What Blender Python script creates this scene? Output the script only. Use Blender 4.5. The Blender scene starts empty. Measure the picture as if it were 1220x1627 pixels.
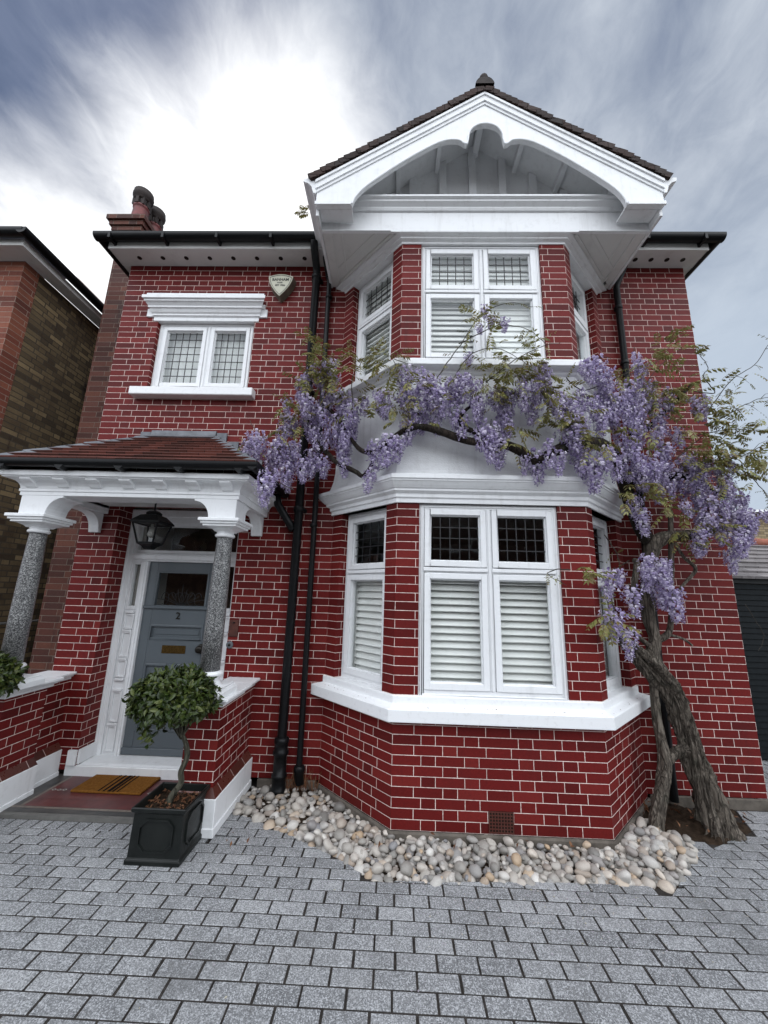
import bpy, bmesh, math, random
from mathutils import Vector as V3, Matrix, noise, Euler
random.seed(11)
PI=math.pi
SC=bpy.context.scene
COL=SC.collection
H0=1.75
BARGE = [(-0.492,5.402),(-0.482,5.46),(-0.429,5.558),(-0.307,5.676),(-0.088,5.856),(0.231,6.08),(0.392,6.171),(0.522,6.199),(0.586,6.174),(0.611,6.111),(0.647,6.152),(0.642,6.236),(0.666,6.32),(0.72,6.379),(0.818,6.408),(0.915,6.378),(0.971,6.318),(0.994,6.242),(0.985,6.159),(1.018,6.117),(1.053,6.171),(1.166,6.199),(1.292,6.161),(1.506,6.012),(1.801,5.769),(1.972,5.612),(2.067,5.496),(2.103,5.401)]
VINES = [[(2.564,3.5,-0.028,0.1061),(2.559,3.55,0.193,0.0805),(2.526,3.58,0.428,0.0743),(2.499,3.6,0.679,0.0676),(2.452,3.6,0.873,0.065),(2.383,3.6,1.035,0.0692),(2.278,3.58,1.157,0.0729),(2.151,3.56,1.274,0.0574),(2.058,3.55,1.361,0.0489),(1.984,3.55,1.479,0.0352),(1.939,3.56,1.637,0.0214),(1.93,3.56,1.772,0.0144)],[(2.077,3.5,-0.017,0.05),(2.142,3.52,0.17,0.0458),(2.222,3.55,0.338,0.0468),(2.266,3.57,0.469,0.0457),(2.267,3.6,0.647,0.0359),(2.259,3.6,0.841,0.0327),(2.275,3.62,0.997,0.0332),(2.291,3.62,1.14,0.041)],[(2.279,3.58,0.475,0.0388),(2.386,3.6,0.528,0.0391),(2.474,3.58,0.566,0.0531)],[(2.312,3.6,1.154,0.0654),(2.288,3.62,1.296,0.0531),(2.338,3.64,1.427,0.0449),(2.313,3.64,1.589,0.0498),(2.312,3.64,1.782,0.055),(2.339,3.62,1.98,0.053),(2.366,3.6,2.18,0.0603),(2.4,3.58,2.283,0.065),(2.518,3.56,2.342,0.0509),(2.664,3.54,2.354,0.046),(2.823,3.54,2.369,0.0391),(2.979,3.5,2.424,0.0228)],[(2.397,3.6,2.251,0.0559),(2.316,3.58,2.352,0.0559),(2.244,3.55,2.493,0.056),(2.167,3.5,2.689,0.0559),(2.058,3.4,2.868,0.055),(1.944,3.3,3.01,0.054),(1.738,3.16,3.063,0.0521),(1.521,3.1,3.035,0.049),(1.351,3.083,2.968,0.0465),(1.228,3.084,2.9,0.0422),(1.144,3.086,2.893,0.0401),(1.054,3.087,2.964,0.0403),(0.909,3.089,3.019,0.0363),(0.772,3.09,3.023,0.0342),(0.592,3.092,3.049,0.0322),(0.411,3.095,3.116,0.0324),(0.217,3.097,3.171,0.0282),(0.082,3.099,3.146,0.0239),(-0.063,3.128,3.052,0.0218),(-0.185,3.216,2.98,0.0223),(-0.31,3.3,3.022,0.0206),(-0.408,3.355,3.14,0.0188),(-0.546,3.427,3.362,0.017),(-0.726,3.5,3.595,0.015)],[(0.783,3.09,3.029,0.0257),(0.7,3.091,3.108,0.0215),(0.594,3.092,3.164,0.0216),(0.541,3.093,3.233,0.0196),(0.575,3.093,3.31,0.0153),(0.641,3.092,3.37,0.0109)],[(-0.794,3.5,3.194,0.0245),(-0.663,3.5,3.067,0.0243),(-0.558,3.445,2.954,0.0214),(-0.459,3.391,2.893,0.021),(-0.357,3.333,2.828,0.0206),(-0.295,3.296,2.781,0.018),(-0.227,3.248,2.849,0.0156),(-0.184,3.216,2.956,0.0156)],[(2.208,3.5,2.81,0.0469),(2.431,3.52,2.882,0.0425),(2.652,3.5,2.911,0.0329),(2.836,3.46,2.812,0.0231),(2.97,3.44,2.691,0.0182)],[(2.078,3.45,2.945,0.0373),(2.284,3.5,3.249,0.0288),(2.484,3.5,3.446,0.0243),(2.688,3.5,3.648,0.0196),(2.896,3.5,3.853,0.0148)],[(2.588,3.6,2.54,0.0213),(2.556,3.6,2.243,0.0232),(2.533,3.6,2.012,0.0229),(2.499,3.6,1.788,0.0226),(2.475,3.6,1.596,0.0224),(2.44,3.62,1.47,0.0268),(2.336,3.64,1.411,0.0314)],[(2.582,3.58,2.288,0.0139),(2.644,3.58,2.156,0.0138),(2.736,3.58,2.051,0.016),(2.65,3.58,1.947,0.0136),(2.573,3.58,1.867,0.0113)],[(2.289,3.62,1.348,0.0222),(2.192,3.6,1.427,0.02),(2.12,3.58,1.475,0.0177)],[(2.44,3.62,1.47,0.0134),(2.572,3.62,1.436,0.0111),(2.646,3.62,1.38,0.0089)],[(2.181,3.6,1.724,0.0271),(2.187,3.6,1.89,0.0274),(2.231,3.6,2.09,0.0254),(2.2,3.6,2.118,0.0185)],[(1.144,3.086,2.882,0.0253),(1.162,3.085,2.843,0.021)]]
SHOOTS = [[(0.333,3.02,3.576),(0.437,3.02,3.748),(0.549,3.02,3.922),(0.739,3.02,4.224),(0.979,3.02,4.35),(1.196,3.02,4.306)],[(0.487,3.03,3.602),(0.655,3.03,3.843),(0.903,3.03,3.883),(1.11,3.03,3.75)],[(0.536,3.04,3.937),(0.739,3.04,4.059),(0.932,3.04,4.138),(1.158,3.04,4.083),(1.32,3.04,3.926)],[(0.757,3.03,3.558),(1.019,3.03,3.78),(1.272,3.03,3.919),(1.422,3.03,3.952)],[(2.819,3.4,3.417),(2.925,3.4,3.527),(3.184,3.4,3.838),(3.428,3.4,4.001),(3.59,3.4,4.215),(3.746,3.4,4.418)],[(2.87,3.4,3.374),(3.034,3.4,3.446),(3.233,3.4,3.564),(3.43,3.4,3.651),(3.607,3.4,3.66)],[(2.821,3.42,3.738),(3.028,3.42,3.708),(2.947,3.42,3.88),(3.004,3.42,3.989),(2.935,3.42,4.131),(2.908,3.42,4.2)],[(2.739,3.4,3.253),(2.891,3.4,3.293),(3.104,3.4,3.33),(3.255,3.4,3.333),(3.429,3.4,3.302),(3.54,3.4,3.292)],[(2.93,3.4,3.005),(3.153,3.4,3.072),(3.412,3.4,3.205),(3.596,3.4,3.292)],[(2.99,3.4,3.036),(3.118,3.4,2.961),(3.243,3.4,2.823),(3.32,3.4,2.688),(3.376,3.4,2.546)],[(2.556,3.4,3.028),(2.773,3.4,3.21),(2.876,3.4,3.292)],[(2.289,3.6,3.903),(2.363,3.6,4.003),(2.68,3.6,4.179),(2.842,3.6,4.408)],[(2.447,3.6,3.628),(2.493,3.6,3.871),(2.692,3.6,4.122),(2.869,3.6,4.269)],[(1.51,3.15,3.689),(1.667,3.15,3.568),(2.071,3.15,3.759),(2.13,3.15,3.791)],[(0.048,3.12,3.528),(0.001,3.12,3.651),(-0.024,3.12,3.776),(-0.072,3.12,3.871)],[(-0.418,3.3,3.494),(-0.429,3.3,3.755),(-0.346,3.3,3.923),(-0.259,3.3,4.025)],[(-1.012,3.6,3.299),(-1.121,3.6,3.468),(-1.172,3.6,3.537)],[(1.905,3.5,2.33),(2.0,3.5,2.161),(2.012,3.5,1.993),(1.941,3.5,1.827)],[(2.136,3.55,2.112),(2.046,3.55,2.053),(1.943,3.55,1.966)],[(2.483,3.58,2.038),(2.656,3.58,2.29),(2.85,3.58,2.259),(2.99,3.58,2.251)],[(3.406,3.9,1.751),(3.457,3.9,1.634),(3.527,3.9,1.492),(3.512,3.9,1.405),(3.457,3.9,1.325)],[(1.414,3.15,1.984),(1.314,3.15,1.981),(1.237,3.15,1.944),(1.38,3.15,1.859)]]
RAC = [(-0.818,3.515,4.008,0.274),(-0.7,3.496,3.717,0.294),(-0.53,3.414,3.673,0.257),(-0.876,3.459,3.626,0.28),(-0.61,3.429,3.414,0.222),(-1.004,3.521,3.452,0.22),(-0.798,3.483,3.305,0.217),(-0.45,3.394,3.335,0.234),(-0.302,3.305,3.55,0.206),(-0.152,3.215,3.566,0.237),(-1.029,3.464,3.162,0.276),(-1.163,3.533,3.057,0.211),(-0.889,3.451,2.968,0.234),(-1.242,3.2,3.139,0.232),(-1.319,3.2,3.06,0.205),(-1.084,3.0,2.651,0.253),(-1.028,3.0,2.722,0.224),(-0.545,3.477,3.208,0.203),(-0.165,3.216,3.075,0.279),(-0.053,3.114,3.081,0.3),(-0.214,3.237,2.817,0.229),(-0.689,3.488,3.017,0.215),(-1.106,3.481,3.298,0.209),(-0.942,3.533,3.875,0.269),(-0.424,3.353,3.509,0.277),(-0.741,3.441,3.517,0.255),(-0.649,3.499,3.929,0.235),(0.049,3.143,3.529,0.269),(0.162,3.138,3.405,0.294),(0.074,3.132,3.741,0.258),(0.108,3.118,3.244,0.242),(0.321,3.055,3.603,0.244),(0.213,3.094,3.718,0.223),(0.373,3.039,3.474,0.247),(0.482,3.034,3.593,0.241),(0.592,3.037,3.626,0.261),(0.642,3.13,3.906,0.127),(0.495,3.131,3.406,0.264),(0.721,3.147,3.479,0.261),(0.849,3.103,3.518,0.214),(0.803,3.065,3.201,0.297),(0.938,3.146,3.361,0.25),(0.992,3.085,3.509,0.212),(1.072,3.028,3.537,0.253),(0.743,3.049,3.107,0.299),(1.203,3.114,3.408,0.212),(0.851,3.065,3.059,0.253),(1.304,3.114,3.745,0.259),(1.228,3.09,3.516,0.201),(0.709,3.082,3.595,0.258),(0.327,3.112,3.334,0.248),(0.212,3.073,3.551,0.283),(1.181,3.119,2.973,0.291),(1.26,3.042,3.018,0.259),(1.353,3.031,2.926,0.223),(1.551,3.116,2.996,0.266),(1.652,3.073,2.882,0.284),(1.851,3.181,3.01,0.292),(1.436,3.027,3.395,0.211),(1.599,3.126,3.541,0.213),(1.687,3.096,3.466,0.206),(1.849,3.181,3.576,0.262),(1.628,3.036,3.761,0.223),(1.734,3.077,3.82,0.267),(1.892,3.188,3.705,0.232),(1.997,3.196,3.587,0.273),(1.425,3.036,3.198,0.297),(1.567,3.049,3.263,0.233),(1.839,3.192,3.398,0.28),(1.373,3.112,3.53,0.24),(1.255,3.082,3.755,0.276),(2.262,3.321,4.056,0.21),(2.131,3.258,3.719,0.225),(2.252,3.294,3.582,0.292),(2.422,3.428,3.824,0.212),(2.112,3.264,3.501,0.202),(2.21,3.315,3.342,0.247),(2.445,3.421,3.556,0.294),(2.63,3.484,3.758,0.241),(2.407,3.364,3.306,0.207),(2.5,3.436,3.201,0.294),(2.675,3.421,3.087,0.241),(2.768,3.451,2.977,0.24),(2.679,3.501,2.9,0.26),(2.833,3.416,3.027,0.202),(2.779,3.477,2.714,0.291),(2.859,3.427,2.762,0.209),(3.014,3.488,2.903,0.231),(2.98,3.459,2.655,0.225),(2.776,3.435,2.528,0.21),(3.042,3.468,2.57,0.276),(3.142,3.477,2.528,0.27),(3.155,3.41,2.56,0.226),(3.01,3.393,2.329,0.205),(2.182,3.313,2.948,0.243),(2.118,3.347,2.666,0.21),(2.442,3.46,2.822,0.212),(2.032,3.301,3.059,0.294),(3.033,3.44,3.101,0.205),(2.847,3.394,3.646,0.258),(2.336,3.385,3.067,0.288),(1.94,3.204,3.528,0.275),(2.028,3.295,3.329,0.262),(2.074,3.26,3.163,0.21),(2.651,3.498,3.37,0.22),(2.948,3.429,2.973,0.268),(3.083,3.465,2.747,0.28),(3.067,3.437,2.449,0.232),(2.799,3.438,2.675,0.298),(2.638,3.501,3.022,0.269),(2.739,3.472,2.862,0.252),(1.82,3.253,1.99,0.271),(1.981,3.33,1.868,0.267),(2.315,3.467,1.961,0.29),(2.383,3.452,1.855,0.29),(2.189,3.367,2.033,0.218),(1.748,3.174,1.688,0.269),(1.932,3.306,1.539,0.272),(2.658,3.435,2.27,0.145),(2.304,3.391,2.065,0.231),(3.35,3.482,2.58,0.119),(0.827,3.037,4.226,0.133),(0.967,3.128,4.267,0.145),(0.731,3.119,4.191,0.127),(0.785,3.082,4.361,0.131),(-0.981,3.549,3.066,0.23),(-1.038,3.454,2.935,0.256),(-1.193,3.506,3.144,0.273),(-0.798,3.542,3.132,0.265),(-0.668,3.452,3.293,0.219),(-0.849,3.531,3.46,0.274),(-0.512,3.424,3.283,0.297),(-0.697,3.548,4.057,0.143),(-0.662,3.466,3.699,0.17),(-0.52,3.466,3.606,0.232),(-0.892,3.4,3.597,0.245),(-0.579,3.51,3.479,0.205),(-1.109,3.561,3.661,0.176),(-0.737,3.509,3.262,0.14),(-0.405,3.307,3.355,0.198),(-0.171,3.246,3.475,0.142),(-0.123,3.097,3.474,0.255),(-0.961,3.464,3.165,0.203),(-1.087,3.407,3.141,0.253),(-0.856,3.566,3.022,0.205),(-1.293,3.446,3.198,0.26),(-1.152,3.465,2.928,0.147),(-0.519,3.446,3.207,0.254),(-0.206,3.279,3.058,0.175),(0.024,3.087,3.06,0.228),(-0.478,3.411,2.983,0.2),(-1.08,3.465,3.434,0.234),(-0.939,3.527,3.931,0.174),(-0.471,3.403,3.311,0.21),(-0.812,3.547,3.631,0.218),(-0.657,3.433,4.03,0.241),(0.132,3.093,3.503,0.16),(0.119,3.13,3.493,0.161),(0.123,3.128,3.334,0.143),(0.347,3.109,3.493,0.145),(0.25,3.029,3.602,0.163),(0.301,3.039,3.516,0.248),(0.468,3.144,3.613,0.185),(0.54,3.098,3.659,0.255),(0.547,3.095,3.283,0.255),(0.691,3.011,3.383,0.208),(0.893,3.067,3.521,0.167),(0.962,3.095,3.235,0.171),(0.826,3.078,3.104,0.174),(0.948,3.129,3.486,0.239),(1.186,3.029,3.569,0.172),(0.697,3.107,3.162,0.212),(0.825,3.073,2.953,0.183),(1.311,3.149,3.653,0.247),(0.277,3.15,3.277,0.164),(0.269,3.074,3.634,0.174),(1.078,3.076,2.92,0.18),(1.555,3.161,3.197,0.224),(1.578,3.109,3.013,0.156),(1.754,3.102,3.004,0.215),(1.482,3.085,3.392,0.229),(1.523,3.069,3.389,0.253),(1.757,3.136,3.375,0.249),(1.795,3.18,3.569,0.202),(1.665,3.108,3.834,0.219),(1.811,3.109,3.74,0.245),(2.17,3.332,3.474,0.167),(1.47,3.094,3.24,0.183),(1.5,3.005,3.16,0.24),(1.906,3.21,3.461,0.209),(1.362,2.99,3.427,0.247),(1.11,3.098,3.707,0.191),(2.285,3.311,3.952,0.246),(2.153,3.256,3.635,0.198),(2.447,3.417,3.676,0.197),(2.351,3.394,3.652,0.16),(2.263,3.404,3.511,0.184),(2.172,3.261,3.417,0.169),(2.112,3.221,3.333,0.147),(2.317,3.35,3.729,0.182),(2.475,3.409,3.139,0.147),(2.772,3.525,3.095,0.162),(2.748,3.369,2.891,0.205),(2.734,3.418,2.993,0.215),(2.573,3.39,2.619,0.154),(2.946,3.365,2.811,0.191),(2.91,3.386,2.635,0.174),(2.722,3.45,2.393,0.248),(2.906,3.468,2.495,0.255),(3.082,3.373,2.55,0.148),(3.212,3.487,2.528,0.207),(3.012,3.521,2.21,0.213),(2.196,3.348,2.926,0.239),(2.143,3.325,2.536,0.253),(2.492,3.428,2.833,0.193),(2.086,3.237,3.032,0.238),(2.3,3.329,2.961,0.207),(1.946,3.28,3.495,0.241),(2.095,3.289,3.186,0.145),(3.157,3.456,2.716,0.162),(3.025,3.436,2.359,0.224),(2.432,3.396,2.99,0.211),(2.715,3.414,2.804,0.21),(1.884,3.28,1.996,0.149),(2.374,3.451,2.039,0.165),(2.446,3.421,1.849,0.14),(2.375,3.448,2.114,0.186),(2.151,3.305,2.135,0.216),(-1.119,3.434,3.127,0.144),(-1.027,3.507,2.879,0.218),(-1.329,3.474,3.087,0.178),(-0.774,3.551,2.981,0.197),(-0.634,3.488,3.256,0.153),(-0.821,3.566,3.583,0.255),(-0.474,3.332,3.199,0.185)]
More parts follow.
